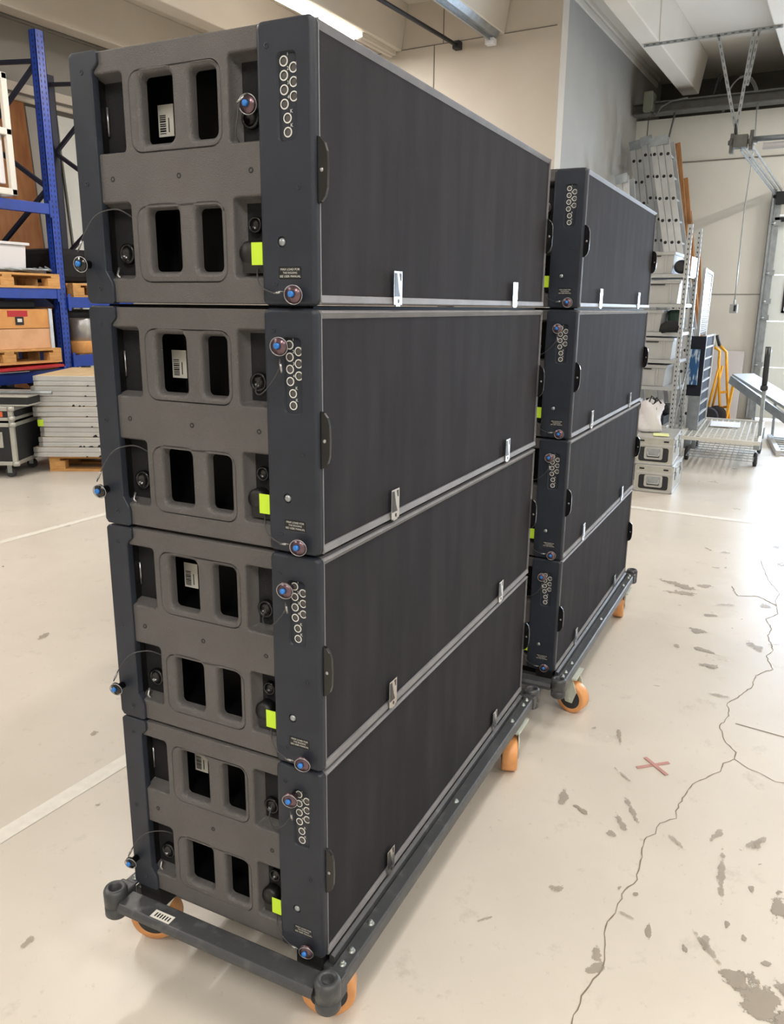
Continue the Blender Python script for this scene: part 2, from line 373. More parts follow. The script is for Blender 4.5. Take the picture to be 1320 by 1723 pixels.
for (cx, cy, rx, ry, rot, mt) in [(.60, -.80, .075, .045, .3, 'stain'), (.635, -.745, .035, .03, .9, 'stain'), (.94, -.815, .07, .022, 0, 'stain'),
        (.50, -.45, .03, .014, 2.2, 'stain_soft'), (.54, -.435, .024, .014, .4, 'stain_soft'), (.68, -.53, .026, .009, .2, 'stain'), (.67, -.62, .016, .008, .3, 'stain'),
        (3.46, -.09, .10, .04, 1.2, 'stain'), (3.52, -.22, .04, .05, .5, 'stain_soft'), (3.33, -.12, .03, .09, .2, 'stain_soft'), (2.81, -.30, .03, .05, .2, 'stain'), (2.58, -.36, .025, .045, .1, 'stain'), (2.42, -.41, .022, .045, .2, 'stain'),
        (3.06, -.31, .022, .035, .3, 'stain'), (1.09, -.23, .012, .03, -.6, 'stain'), (.81, -.70, .012, .008, 0, 'stain'), (.72, -.80, .012, .012, 0, 'stain'),
        (1.17, -.37, .07, .010, .55, 'stain_soft'), (1.09, -.355, .045, .012, .5, 'stain_soft'), (1.02, -.345, .018, .012, .5, 'stain_soft'), (1.0, -.66, .11, .010, .15, 'stain_soft'), (.72, -.66, .022, .014, 0, 'stain_soft'),
        (3.36, -.55, .04, .03, 0, 'stain_soft'), (2.75, -.56, .05, .03, .4, 'stain_soft'), (4.2, -.62, .05, .1, .3, 'stain_soft'), (4.6, -.5, .04, .03, 0, 'stain_soft'),
        (1.11, 2.38, .04, .022, .5, 'stain_soft'), (-.14, .80, .02, .012, .5, 'stain_soft'), (.62, 1.46, .02, .014, .2, 'stain_soft'), (.33, 1.1, .012, .009, .2, 'stain_soft'),
        (.98, -.74, .012, .008, 0, 'stain'), (.78, -.745, .010, .007, 0, 'stain'), (.655, -.86, .05, .02, .8, 'stain'), (.55, -.85, .04, .02, .1, 'stain'), (1.35, -.30, .05, .006, .9, 'stain_soft'), (1.6, -.22, .06, .008, .3, 'stain_soft'),
        (.8, -.47, .008, .006, 0, 'stain'), (.8, -.425, .007, .005, 0, 'stain'), (2.3, 1.9, .1, .02, .1, 'stain_soft')]:
    stain(cx, cy, rx, ry, rot, mt)
m = MB(); z0_ = .0018
m.bar((1.425, -.325, z0_), (1.515, -.415, z0_), .014, .001); m.bar((1.505, -.335, z0_+.001), (1.43, -.425, z0_+.001), .014, .001)
tag(m.build('tape_cross', 'red_tape'), 'faded red cross of tape stuck on the concrete floor', 'tape mark')

rs_ = random.Random(11)
for k_ in range(46):
    if k_ < 34: cx, cy = rs_.uniform(.35, 4.3), rs_.uniform(-.95, -.12)
    else: cx, cy = rs_.uniform(-.2, 2.4), rs_.uniform(1.0, 3.6)
    a_ = rs_.uniform(.005, .022); stain(cx, cy, a_*rs_.uniform(1, 3), a_*rs_.uniform(.4, 1), rs_.uniform(0, 3), 'stain_soft')

# ------------------------------------------------------------------ loudspeaker enclosure (local x along the front, y depth, z up)
L, D, H = 1.354, .517, .436
def enclosure(top_variant, label):
    t = thing('loudspeaker_cabinet', label, 'loudspeaker')
    m = MB(); m.box(.10, L-.10, .012, D-.002, .002, H-.002); m.build('cabinet_body', 'cab_black', t)
    m = MB(); m.box(.02, L-.02, .02, D-.03, H-.003, H+.0035); m.build('gap_shade_strip', 'cup_black', t)  # black filler added to keep the gap above each cabinet dark
    # textured end panel with handle cut-outs
    def end_panel():
        m = MB(); X = 0
        outer0 = rr(.020, .002, .500, H-.002, .006, .002); o0 = m.loop(outer0, X); o1 = m.loop(rr(.020, .002, .500, H-.002, .006), X+.002); o2 = m.loop(rr(.020, .002, .500, H-.002, .006), X+.13)
        m.bridge(o0, o1); m.bridge(o1, o2)
        holes = []; frames = []
        for (a, b, c_, d, wins) in ((.181, .260, .385, .396, ((.194, .275, .250, .386), (.288, .275, .360, .387))), (.181, .038, .384, .172, ((.194, .056, .251, .166), (.287, .057, .359, .167)))):
            g = [m.loop(rr(a, b, c_, d, .024, ins), X+dx) for ins, dx in ((0, 0), (.0003, .006), (.0024, .006), (.0030, 0))]
            for p, q in zip(g, g[1:]): m.bridge(p, q)
            holes.append(g[0]); wl = []
            for wn in wins:
                prof = ((-.0085, 0), (-.0055, .0007), (-.0030, .0024), (-.0010, .0052), (0, .009), (.0015, .020))
                ww = [m.loop(rr(*wn, .011, ins), X+dx) for ins, dx in prof]
                for p, q in zip(ww, ww[1:]): m.bridge(p, q)
                wl.append(ww[0])
            m.fill([g[-1]]+wl)
        for (a, b, c_, d) in ((.400, .266, .492, .396), (.100, .264, .168, .398), (.398, .047, .492, .179), (.100, .047, .166, .177)):
            ww = [m.loop(rr(a, b, c_, d, .007, ins), X+dx) for ins, dx in ((-.004, 0), (-.0022, .0009), (-.0006, .003), (0, .006), (.006, .033))]
            for p, q in zip(ww, ww[1:]): m.bridge(p, q)
            holes.append(ww[0]); m.mi = 1; m.fill([ww[-1]]); m.mi = 0
        m.fill([o0]+holes)
        return m.build('end_panel', ['panel_paint', 'cab_black'], t)
    ep = end_panel()
    m = MB()
    for z0, z1 in ((.262, .400), (.044, .178)):
        y0, y1, x0, x1 = .183, .397, .020, .090
        v = [m.v(p) for p in ((x0, y0, z0), (x0, y1, z0), (x0, y1, z1), (x0, y0, z1), (x1, y0, z0), (x1, y1, z0), (x1, y1, z1), (x1, y0, z1))]
        m.f([v[4], v[5], v[6], v[7]]); m.f([v[0], v[1], v[5], v[4]]); m.f([v[2], v[3], v[7], v[6]]); m.f([v[1], v[2], v[6], v[5]]); m.f([v[3], v[0], v[4], v[7]])
        m.box(.070, .074, .345, .349, z0, z1)
    m.build('handle_cup', 'cup_black', ep)
    # panel screws
    for y, z in ((.435, .221), (.280, .219), (.126, .219)):
        mb = MB(); mb.lathe((.0005, y, z), (-1, 0, 0), [(.0052, 0), (.0048, .0012), (.0030, .0014), (.0022, -.002)], 12); mb.build('screw', 'black', ep)
    # barcode sticker inside the upper handle cup
    m = MB(); m.mi = 0; m.box(.0660, .0668, .342, .378, .299, .353); m.mi = 1
    z = .304
    for i in range(9):
        h_ = random.choice((.0012, .0018, .0026)); m.box(.0655, .0661, .360, .374, z, z+h_); z += h_+random.choice((.0014, .0022))
    m.box(.0655, .0661, .352, .354, .306, .330); m.build('barcode_sticker', ['sticker', 'black'], ep)
    # connector ports in the recesses
    for y, z, r in ((.437, .092, .019), (.139, .135, .014), (.142, .305, .018)):
        mb = MB(); mb.lathe((.0345, y, z), (-1, 0, 0), [(r, 0), (r, .010), (r*.86, .012), (r*.72, .010), (r*.66, .002), (.001, .002)], 22); mb.build('connector_port', 'black_gloss', ep)
    mb = MB(); mb.lathe((.0345, .146, .088), (-1, 0, 0), [(.020, 0), (.020, .020), (.016, .026), (.001, .026)], 20); mb.box(.010, .0345, .106, .156, .054, .074); mb.build('connector_plug', 'black', ep)
    m = MB(); m.box(-.0018, -.0008, .1065, .1290, .067, .104); tp = m.build('tape_flag', 'neon_tape', ep)
    # front rigging rail with the angle-hole pocket
    m = MB(); X = -.006
    y0, z0, y1, z1 = -.001, .0, .1065, H
    o = [m.loop(rr(y0, z0, y1, z1, .012, ins), X+dx) for ins, dx in ((.0075, 0), (.0045, .0007), (.0018, .0028), (0, .0070), (0, .016))]
    for p, q in zip(o, o[1:]): m.bridge(p, q)
    pk = [m.loop(rr(.030, .257, .067, .387, .009, ins), X+dx) for ins, dx in ((-.0012, 0), (-.0002, .0012), (.0008, .005))]
    for p, q in zip(pk, pk[1:]): m.bridge(p, q)
    HOLES = [(.0556, .3749), (.0556, .3542), (.0555, .3335), (.0554, .3126), (.0376, .3643), (.0375, .3436), (.0374, .3228), (.0503, .2918), (.0500, .2710)]
    hl = []
    for cy, cz in HOLES:
        a = m.loop(circ(cy, cz, .0058), X+.005); b = m.loop(circ(cy, cz, .0058), X+.017); m.bridge(a, b); hl.append(a)
    m.fill([pk[-1]]+hl)
    bt = [m.loop(circ(.064, .103, r_), X+dx) for r_, dx in ((.0095, 0), (.0085, .0012), (.0082, .005))]
    for p, q in zip(bt, bt[1:]): m.bridge(p, q)
    m.fill([bt[-1]])
    lb = [m.loop(rr(.026, .042, .073, .064, .003, ins), X+dx) for ins, dx in ((0, 0), (.0008, .0016))]
    m.bridge(lb[0], lb[1]); m.fill([lb[-1]])
    m.fill([o[0], pk[0], bt[0], lb[0]])
    rail = m.build('front_rigging_rail', 'rail_paint', t)
    m = MB()
    for cy, cz in HOLES:
        a = m.loop(circ(cy, cz, .0079), X+.0044); b = m.loop(circ(cy, cz, .0060), X+.0044); c_ = m.loop(circ(cy, cz, .0079), X+.005)
        m.bridge(a, b, False); m.bridge(a, c_, False)
    for (cy, cz), s_ in zip(HOLES, ('1', '2', '3', '4', '.5', '.2', '5', 'K', 'K')):
        add_text(m, s_, .0078, lambda u, v_, cy=cy, cz=cz: (X+.0043, cy-.0078-u, cz+.0095+v_))
    m.build('angle_markings', 'white_print', rail)
    m = MB(); m.mi = 0
    for cy, cz in HOLES: m.lathe((X+.0165, cy, cz), (-1, 0, 0), [(.0062, 0), (.0062, .0006)], 16)
    m.build('hole_backing', 'cup_black', rail)
    m = MB(); m.box(X+.0011, X+.0016, .0275, .0715, .0435, .0625); lab = m.build('rating_label', 'black', rail)
    m = MB()
    add_text(m, 'MAX LOAD FOR', .0052, lambda u, v_: (X+.0008, .0490-u, .0590+v_))
    add_text(m, 'THE RIGGING', .0046, lambda u, v_: (X+.0008, .0490-u, .0535+v_))
    add_text(m, 'SEE USER MANUAL', .0050, lambda u, v_: (X+.0008, .0490-u, .0478+v_))
    m.build('label_lettering', 'white_print', rail)
    mb = MB(); mb.lathe((X+.005, .064, .103), (-1, 0, 0), [(.0072, 0), (.0070, .003), (.0050, .0055), (.002, .0065), (.0004, .0067)], 18); mb.build('round_button', 'galv', rail)
    for y, z in ((.085, .399), (.029, .187), (.078, .036)):
        mb = MB(); mb.lathe((X+.0003, y, z), (-1, 0, 0), [(.0048, 0), (.0044, .0012), (.0026, .0013), (.002, -.002)], 12); mb.build('screw', 'rail_paint', rail)
    # rear rail
    m = MB()
    poly = [(.463, .060), (.463, .395), (.461, .403), (.449, .413), (.449, .430), (.452, H), (.510, H), (.517, .430), (.517, .008), (.511, 0), (.452, 0), (.448, .004), (.448, .032), (.450, .040)]
    a = m.loop(poly, -.006); b = m.loop(poly, .012); m.fill([a]); m.bridge(a, b, False); m.fill([b])
    rl = m.build('rear_rigging_rail', 'rail_paint', t, bevel=.0035, seg=3)
    m = MB(); m.box(.012, .05, .470, .512, .004, H-.004); m.build('rail_backing', 'black', rl)
    for y, z in ((.487, .402), (.494, .215), (.481, .028)):
        mb = MB(); mb.lathe((-.0057, y, z), (-1, 0, 0), [(.0048, 0), (.0044, .0012), (.0026, .0013), (.002, -.002)], 12); mb.build('screw', 'rail_paint', rl)
    m = MB(); m.tube([(.030, .466, .300), (.030, .466, .350)], .0025, 6); m.build('guide_rod', 'steel', rl); m = MB(); m.tube([(.018, .452, .066), (.012, .452, .052), (.012, .444, .047)], .003, 6); m.build('hook', 'steel', rl)
    # front: frame bars and edge strips lightened for caught light, grille
    m = MB()
    m.prism([(.030, .4335), (.002, .4335), (-.004, .430), (.004, .4185), (.030, .4185)], lambda a, b, d: (d, a, b), .0095, L-.0095); m.build('top_edge_bar', 'edge_bar_lit', t, bevel=.0012)
    m = MB()
    m.prism([(.030, .0025), (.002, .0025), (-.004, .0055), (-.002, .0180), (.030, .0180)], lambda a, b, d: (d, a, b), .0095, L-.0095); m.build('bottom_edge_bar', 'edge_bar_lit', t, bevel=.0012)
    m = MB(); m.box(.0105, L-.0105, .0030, .012, .0175, .4190); m.build('grille', 'grille', t)
    m = MB()
    for x0, x1 in ((.0102, .0125), (L-.0125, L-.0102)): m = MB(); m.box(x0, x1, -.002, .014, .003, .433); m.build('grille_edge', 'edge_bar_lit', t)
    # D-shaped rigging plates at both front edges
    for xx in (.0065, L-.0095):
        P = [(.004, .160), (-.008, .164), (-.015, .172), (-.019, .185), (-.020, .212), (-.019, .240), (-.015, .253), (-.008, .261), (.004, .265)]
        m = MB(); m.prism(P, lambda a, b, d: (d, a, b), xx-.003, xx+.005); h_ = m.build('latch_plate', 'black_gloss', t, bevel=.001)
        mb = MB(); mb.lathe((xx-.003, -.010, .212), (-1, 0, 0), [(.0036, 0), (.0030, .002), (.001, .0022)], 10); mb.build('bolt', 'steel', h_)
    # badges at the bottom of the grille
    for cx in (.296, 1.046):
        m = MB(); m.mi = 0; m.prism([(cx-.0185, .004), (cx-.0185, .068), (cx+.0185, .068), (cx+.0185, .004), (cx+.010, .004), (cx+.010, .0005), (cx-.010, .0005), (cx-.010, .004)][::-1], lambda a, b, d: (a, d, b), -.0065, -.0045)
        bd = m.build('badge', 'chrome', t)
        m = MB(); m.prism([(cx-.0155, .064), (cx-.0155, .0195), (cx+.009, .0195), (cx+.0015, .036), (cx-.006, .064)], lambda a, b, d: (a, d, b), -.0070, -.0063)
        m.prism([(cx+.006, .064), (cx+.014, .064), (cx+.014, .050), (cx+.011, .050)], lambda a, b, d: (a, d, b), -.0070, -.0063)
        m.prism([(cx+.0025+.0028*math.cos(a_/10*2*PI), .011+.004*math.sin(a_/10*2*PI)) for a_ in range(10)], lambda a, b, d: (a, d, b), -.0072, -.0063)
        m.build('badge_mark', 'black_gloss', bd)
    # locking pins with blue push buttons and their lanyards
    def pin(p, disc, depth, pts, dark=False):
        mb = MB(); x, y, z = p
        mb.lathe((x+depth, y, z), (-1, 0, 0), [(.0075, 0), (.0075, depth-.004), (disc, depth-.0035), (disc, depth), (disc*.55, depth+.0012), (.0055, depth+.004), (.0055, depth+.002)], 24)
        pn = mb.build('locking_pin', 'black_gloss' if dark else 'pin_disc', t)
        mb = MB(); mb.lathe((x, y, z), (-1, 0, 0), [(.0052, 0), (.0052, .008), (.0040, .0092), (.001, .0094)], 16); mb.build('push_button', 'blue_button', pn)
        mb = MB(); mb.ring((x-.001, y-.0015, z-.001), (1, .25, .15), disc*1.04, .0009, 26, 5); mb.build('split_ring', 'steel', pn)
        # smooth lanyard through points
        P = [Vector(q) for q in pts]; out = []
        for i in range(len(P)-1):
            p0, p1, p2, p3 = P[max(i-1, 0)], P[i], P[i+1], P[min(i+2, len(P)-1)]
            for k_ in range(8):
                u = k_/8; out.append(.5*((2*p1)+(-p0+p2)*u+(2*p0-5*p1+4*p2-p3)*u*u+(-p0+3*p1-3*p2+p3)*u**3))
        out.append(P[-1])
        mb = MB(); mb.tube(out, .0013, 6); ly = mb.build('lanyard', 'cable', pn)
        e, f_ = out[-1], out[-7]; d_ = (f_-e).normalized()
        mb = MB(); mb.tube([e+d_*.008, e+d_*.024], .0022, 6); mb.tube([e, e+d_*.012+Vector((0, .002, .002))], .0009, 5); mb.build('ferrule', 'steel', pn)
    pin((-.028, .505, .072), .0135, .022, [(.02, .402, .150), (-.004, .425, .168), (-.020, .462, .158), (-.028, .488, .125), (-.032, .505, .092)], True)
    pin((-.020, .035, .019), .0150, .014, [(.03, .128, .075), (.004, .122, .055), (-.010, .106, .032), (-.018, .075, .021), (-.024, .050, .023)])
    if top_variant:
        pin((.006, .134, .322), .0150, .012, [(.02, .150, .255), (-.002, .152, .272), (-.004, .147, .300), (-.002, .142, .325), (.0, .128, .336)])
    else:
        pin((-.026, .062, .374), .0150, .020, [(.03, .140, .315), (.006, .135, .292), (-.012, .112, .288), (-.024, .082, .308), (-.026, .060, .338), (-.029, .058, .352)])
    return t
A3 = R(3.5); A3b = R(3.5)-.00727
ZB = .22
bx_top = enclosure(True, 'black loudspeaker cabinet, topmost of four in the nearer stack, one pin hanging loose')
bx_low = enclosure(False, 'black loudspeaker cabinet second from the top of the nearer stack')
bx_top.location = (0, 0, ZB+3*.44); bx_top.rotation_euler.z = A3
bx_low.location = (0, 0, ZB+2*.44); bx_low.rotation_euler.z = A3
GN = 'loudspeaker cabinets in the nearer stack'; GF = 'loudspeaker cabinets in the farther stack'
bx_top['group'] = GN; bx_low['group'] = GN
for lv, lb in ((1, 'black loudspeaker cabinet third from the top of the nearer stack'), (0, 'black loudspeaker cabinet at the bottom of the nearer stack, resting on the wheeled dolly')):
    c = copy_tree(bx_low); c.location = (0, 0, ZB+lv*.44); c['label'] = lb; c['group'] = GN
O2 = (1.5492, .0289)
for lv, lb in ((3, 'black loudspeaker cabinet, topmost of the stack standing farther back near the shelving'), (2, 'black loudspeaker cabinet second from the top of the farther stack'),
               (1, 'black loudspeaker cabinet third from the top of the farther stack'), (0, 'black loudspeaker cabinet at the bottom of the farther stack, on its dolly')):
    c = copy_tree(bx_top if lv == 3 else bx_low); c.location = (O2[0], O2[1], ZB+lv*.44); c.rotation_euler.z = A3b; c['label'] = lb; c['group'] = GF

# ------------------------------------------------------------------ dolly
def caster(parent, x, y, ang, ztop=.158):
    mb = MB(); mb.box(x-.055, x+.055, y-.050, y+.050, ztop-.007, ztop); pl = mb.build('caster', 'zinc_light', parent)
    r = .0605; off = .03; M = Matrix.Translation((x, y, 0)) @ Matrix.Rotation(ang, 4, 'Z')
    mb = MB(M)
    for s_ in (-1, 1): mb.prism([(-.036, ztop-.012), (.040, ztop-.012), (off+.030, r+.035), (off+.014, r-.014), (off-.014, r-.014), (off-.034, r+.03)], lambda a, b, d: (a, d, b), s_*.030-.002, s_*.030+.002)
    mb.box(-.026, .032, -.028, .028, ztop-.016, ztop-.010); mb.cyl((0, 0, ztop-.02), (0, 0, ztop-.004), .030, 20)
    mb.cyl((off, -.034, r), (off, .034, r), .007, 8)
    mb.build('fork', 'zinc_light', pl)
    mb = MB(M); mb.lathe((off, 0, r), (0, 1, 0), [(r-.018, -.025), (r-.004, -.026), (r, -.021), (r, .021), (r-.004, .026), (r-.018, .025)], 32, False)
    mb.build('wheel', 'orange_wheel', pl)
    mb = MB(M); mb.lathe((off, 0, r), (0, 1, 0), [(r-.0178, -.0250), (r-.019, -.018), (.022, -.014), (.014, -.027), (.014, .027), (.022, .014), (r-.019, .018), (r-.0178, .0250)], 28)
    mb.build('hub', 'rubber', pl)
def dolly(label, angs, first=(.095, .012)):
    t = thing('speaker_dolly', label, 'dolly')
    PX0, PX1, PY0, PY1 = -.040, L+.034, -.030, D+.030
    for px_, py_ in ((PX0, PY0), (PX0, PY1), (PX1, PY0), (PX1, PY1)):
        mb = MB(); mb.lathe((px_, py_, .142), (0, 0, 1), [(.022, .004), (.027, .010), (.027, .030), (.0255, .031), (.0255, .034), (.027, .035), (.0275, .070), (.024, .077), (.017, .079), (.0135, .075), (.0135, .03), (.001, .03)], 28)
        ps = mb.build('corner_post', 'dolly_black', t)
        mb = MB(); sx = 1 if px_ < 0 else -1; sy = 1 if py_ < 0 else -1
        mb.box(min(px_, px_+sx*.045), max(px_, px_+sx*.045), py_-.022, py_+.022, .158, .205); mb.build('post_bracket', 'dolly_black', ps, bevel=.004)
    for ex in (PX0, PX1):
        mb = MB(); mb.prism([(-.024, .176), (.034, .176), (.034, .192), (.028, .197), (-.017, .197), (-.024, .188)], lambda a, b, d: (ex+a, d, b), PY0+.025, PY1-.025); eb = mb.build('end_beam', 'dolly_black', t, bevel=.002)
        if ex < 0:
            mb = MB(); mb.mi = 0; mb.box(ex-.015, ex+.008, .375, .430, .1972, .1976)
            mb.mi = 1
            for k_ in range(6): mb.box(ex-.010, ex+.002, .381+k_*.0075, .3845+k_*.0075, .1974, .1979)
            mb.build('inventory_sticker', ['sticker', 'black'], eb)
    for side_ in (0, 1):
        fy = (lambda a: a) if side_ == 0 else (lambda a: D-a)
        mb = MB(); mb.prism([(-.047, .166), (-.047, .197), (-.043, .201), (-.014, .201), (-.014, .195), (-.041, .195), (-.041, .166)], lambda a, b, d: (d, fy(a), b), PX0+.045, PX1-.045)
        sr = mb.build('side_rail', 'dolly_black', t, bevel=.0012)
        mb = MB(); mb.box(PX0+.05, PX1-.05, min(fy(-.016), fy(.02)), max(fy(-.016), fy(.02)), .168, .192)
        mb.prism([(-.011, .19), (-.011, .212), (-.002, .216), (.002, .214), (.002, .19)], lambda a, b, d: (d, fy(a), b), PX0+.06, PX1-.06)
        mb.build('channel', 'dolly_black', sr, bevel=.001)
        for bxx in (.022, .062, .150, .660, 1.16, 1.285, 1.325):
            mb = MB(); mb.lathe((bxx, fy(-.0285), .200), (0, 0, 1), [(.0085, 0), (.0085, .002), (.0058, .0025), (.0055, .007), (.0038, .009), (.001, .009)], 12); mb.build('bolt', 'zinc', sr)
    for i, (cx, cy) in enumerate((first, (.090, D-.005), (1.225, -.004), (1.23, D-.02))): caster(t, cx, cy, angs[i])
    mb = MB()
    for cx in (.085, 1.22): mb.box(cx-.03, cx+.03, .0, D, .158, .176)
    mb.box(.10, 1.2, D/2-.02, D/2+.02, .160, .180); mb.build('cross_member', 'dolly_black', t)
    # feet that carry the bottom cabinet
    for cx in (.03, L-.03):
        for cy in (.04, D-.04): mb = MB(); mb.box(cx-.03, cx+.03, cy-.03, cy+.03, .165, ZB); mb.build('locating_pad', 'black', t)
    return t
d1 = dolly('black wheeled dolly with orange castors under the nearer speaker stack', (R(115), R(112), R(200), R(20))); d1.rotation_euler.z = A3
d2 = dolly('black wheeled dolly with orange castors under the farther speaker stack', (R(-105), R(20), R(10), R(160)), (.165, -.012)); d2.location = (O2[0], O2[1], 0); d2.rotation_euler.z = A3b

# ------------------------------------------------------------------ left side: pallet racking and what it holds
rk = thing('pallet_rack', 'tall blue steel pallet racking with perforated upright and dark braces', 'racking', (4.6, 6.45, 0))
def upright(dx, dy, z1, mt, slots):
    m = MB(); m.mi = 0
    x0, x1, y0, y1 = dx-.05, dx+.05, dy, dy+.09
    m.box(x0, x1, y0, y0+.006, 0, z1).box(x0, x0+.006, y0, y1, 0, z1).box(x1-.006, x1, y0, y1, 0, z1).box(x0, x0+.025, y1-.006, y1, 0, z1).box(x1-.025, x1, y1-.006, y1, 0, z1)
    m.box(x0-.03, x1+.03, y0-.02, y1+.02, 0, .008)
    if slots:
        m.mi = 1; z = .12
        while z < z1-.05:
            for sx in (-.026, .026): m.box(dx+sx-.006-.004*(1 if sx > 0 else -1), dx+sx+.006-.004*(1 if sx > 0 else -1), y0-.0008, y0+.001, z-.012, z+.012)
            m.box(x0-.0008, x0+.001, y0+.03, y0+.05, z-.010, z+.010); z += .05
    return m.build('upright', [mt, 'slot'], rk)
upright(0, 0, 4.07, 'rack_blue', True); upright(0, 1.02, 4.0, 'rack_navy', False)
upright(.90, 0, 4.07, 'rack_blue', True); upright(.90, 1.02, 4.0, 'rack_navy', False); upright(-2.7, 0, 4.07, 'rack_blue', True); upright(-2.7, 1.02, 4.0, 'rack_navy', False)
for fx in (0, .90, -2.7):
    for a, b in (((.09, 3.81), (1.02, 3.90)), ((.09, 3.79), (1.02, 3.20)), ((1.02, 3.18), (.09, 2.66)), ((.09, 2.64), (1.02, 2.06)), ((1.02, 2.04), (.09, 1.50)), ((.09, 1.48), (1.02, .90)), ((1.02, .88), (.09, .30))):
        m = MB(); m.bar((fx, a[0], a[1]), (fx, b[0], b[1]), .035, .04); m.build('brace', 'rack_navy', rk)
for x0, x1, zs_ in ((-2.65, -.05, ((2.39, 2.49), (1.57, 1.67), (.74, .86))), (.05, .85, ((1.48, 1.59), (.87, .99)))):
    for z0, z1 in zs_:
        for y_ in (-.02, 1.06):
            m = MB(); m.prism([(y_, z0), (y_+.05, z0), (y_+.05, z1), (y_, z1)], lambda a, b, d: (d, a, b), x0, x1)
            m.box(x0-.004, x0+.03, y_-.006, y_, z0-.03, z1+.03); m.box(x1-.03, x1+.004, y_-.006, y_, z0-.03, z1+.03); m.build('beam', 'rack_blue', rk, bevel=.004)

def pallet(label, loc, rz, wx=1.2, wy=.8):
    t = thing('wooden_pallet', label, 'pallet', loc, rz)
    m = MB()
    for i in range(7): y_ = i*(wy-.1)/6; m.box(0, wx, y_, y_+.085, .122, .144)
    m.build('top_boards', 'pallet_wood', t, bevel=.002)
    for x_ in (0, wx/2-.05, wx-.1): m = MB(); m.box(x_, x_+.1, 0, wy, .100, .122); m.build('stringer_board', 'pallet_wood', t)
    for x_ in (0, wx/2-.0725, wx-.145):
        for y_ in (0, wy/2-.05, wy-.1): m = MB(); m.box(x_, x_+.145, y_, y_+.1, .022, .100); m.build('block', 'pallet_wood', t, bevel=.003)
    m = MB()
    for y_ in (0, wy/2-.05, wy-.1): m.box(0, wx, y_, y_+.1, 0, .022)
    m.build('bottom_boards', 'pallet_wood', t)
    return t
pallet('pale wooden pallet on the upper blue shelf beam, carrying a white plastic tub', (3.36, 6.42, 1.67), 0)
pallet('wooden pallet under the plywood crate on the lower rack shelf', (3.27, 6.38, .935), 0)
pallet('small wooden pallet end in the rack bay behind the speaker stack', (4.78, 6.5, 1.59), 0, .65, .8)
t = thing('plastic_tub', 'white plastic tub with a lipped rim standing on the upper pallet', 'tub', (3.5, 6.5, 1.84))
m = MB(); m.prism([(.02, 0), (.74, 0), (.76, .235), (0, .235)], lambda a, b, d: (a, d, b), 0, .5); m.build('tub_body', 'white_plastic', t, bevel=.01)
m = MB(); m.box(-.02, .79, -.02, .52, .235, .262); m.build('rim', 'white_plastic', t, bevel=.006)
m = MB(); m.box(.30, .42, -.001, 0, .10, .125); m.build('faint_print', 'tape_pink' if 'tape_pink' in MATS else 'red_tape', t)
m = MB()
for k in range(5): m.tube([(3.42+.2*k, 6.44+.02*k, 1.824+.006*k), (3.62+.2*k, 6.41, 1.85), (3.9+.15*k, 6.46, 1.83+.004*k), (4.2+.06*k, 6.48, 1.835+.012*k), (4.46, 6.5, 1.822+.01*k)], .011, 6)
tag(m.build('cable_bundle', 'galv'), 'grey cables lying along the upper pallet in front of the white tub', 'cable')
t = thing('plywood_crate', 'orange plywood crate with steel corner edging on the lower rack pallet', 'crate', (3.2, 6.42, 1.08))
m = MB(); m.box(0, 1.19, 0, .74, 0, .195); m.build('lower_half', 'ply_pale', t, bevel=.004)
m = MB(); m.box(0, 1.19, 0, .74, .2, .385); m.build('upper_half', 'ply', t, bevel=.004)
m = MB(); m.box(1.18, 1.22, -.012, .02, -.005, .39).box(1.18, 1.205, -.004, .745, .37, .392); m.build('corner_edging', 'alu', t)
m = MB(); m.box(.72, .94, -.004, 0, .315, .372); m.build('red_label', 'red', t)
m = MB(); m.mi = 0; m.box(.80, .89, -.006, 0, .235, .312); m.mi = 1; m.box(.82, .87, -.008, -.005, .262, .295); m.build('latch', ['black', 'sticker'], t)
m = MB(); m.prism([(0, 0), (1.15, 0), (1.15, .022), (0, .03)], lambda a, b, d: (a, d, b), 0, .8)
o = tag(m.build('red_board', 'red'), 'flat red board under the pallet at the edge of the lower rack beam', 'board'); o.location = (3.28, 6.36, .865); o.rotation_euler = (0, R(-1.5), R(-3))
m = MB(); m.box(0, .34, 0, .1, 0, .006); o = tag(m.build('white_strip', 'sticker'), 'thin white strip of material lying on the lower blue rack beam', 'strip'); o.location = (3.72, 6.36, .862)
t = thing('wire_crate', 'cream steel framed crate with plywood inside on the top rack beam', 'crate', (2.95, 6.25, 2.5))
m = MB()
for x_ in (0, 1.04):
    for y_ in (0, .8): m.box(x_, x_+.06, y_, y_+.05, 0, 1.05)
for z_ in (0, .52, .99):
    m.box(0, 1.1, 0, .05, z_, z_+.06); m.box(0, 1.1, .8, .85, z_, z_+.06); m.box(1.05, 1.1, 0, .85, z_, z_+.06)
m.build('frame', 'frame_white', t, bevel=.008)
m = MB(); m.box(.06, .96, .12, .8, .06, .95); m.build('inner_box', 'ply', t, bevel=.01)
m = MB(); m.box(.97, 1.03, .06, .10, .1, .95); m.build('liner', 'bag', t, bevel=.01)
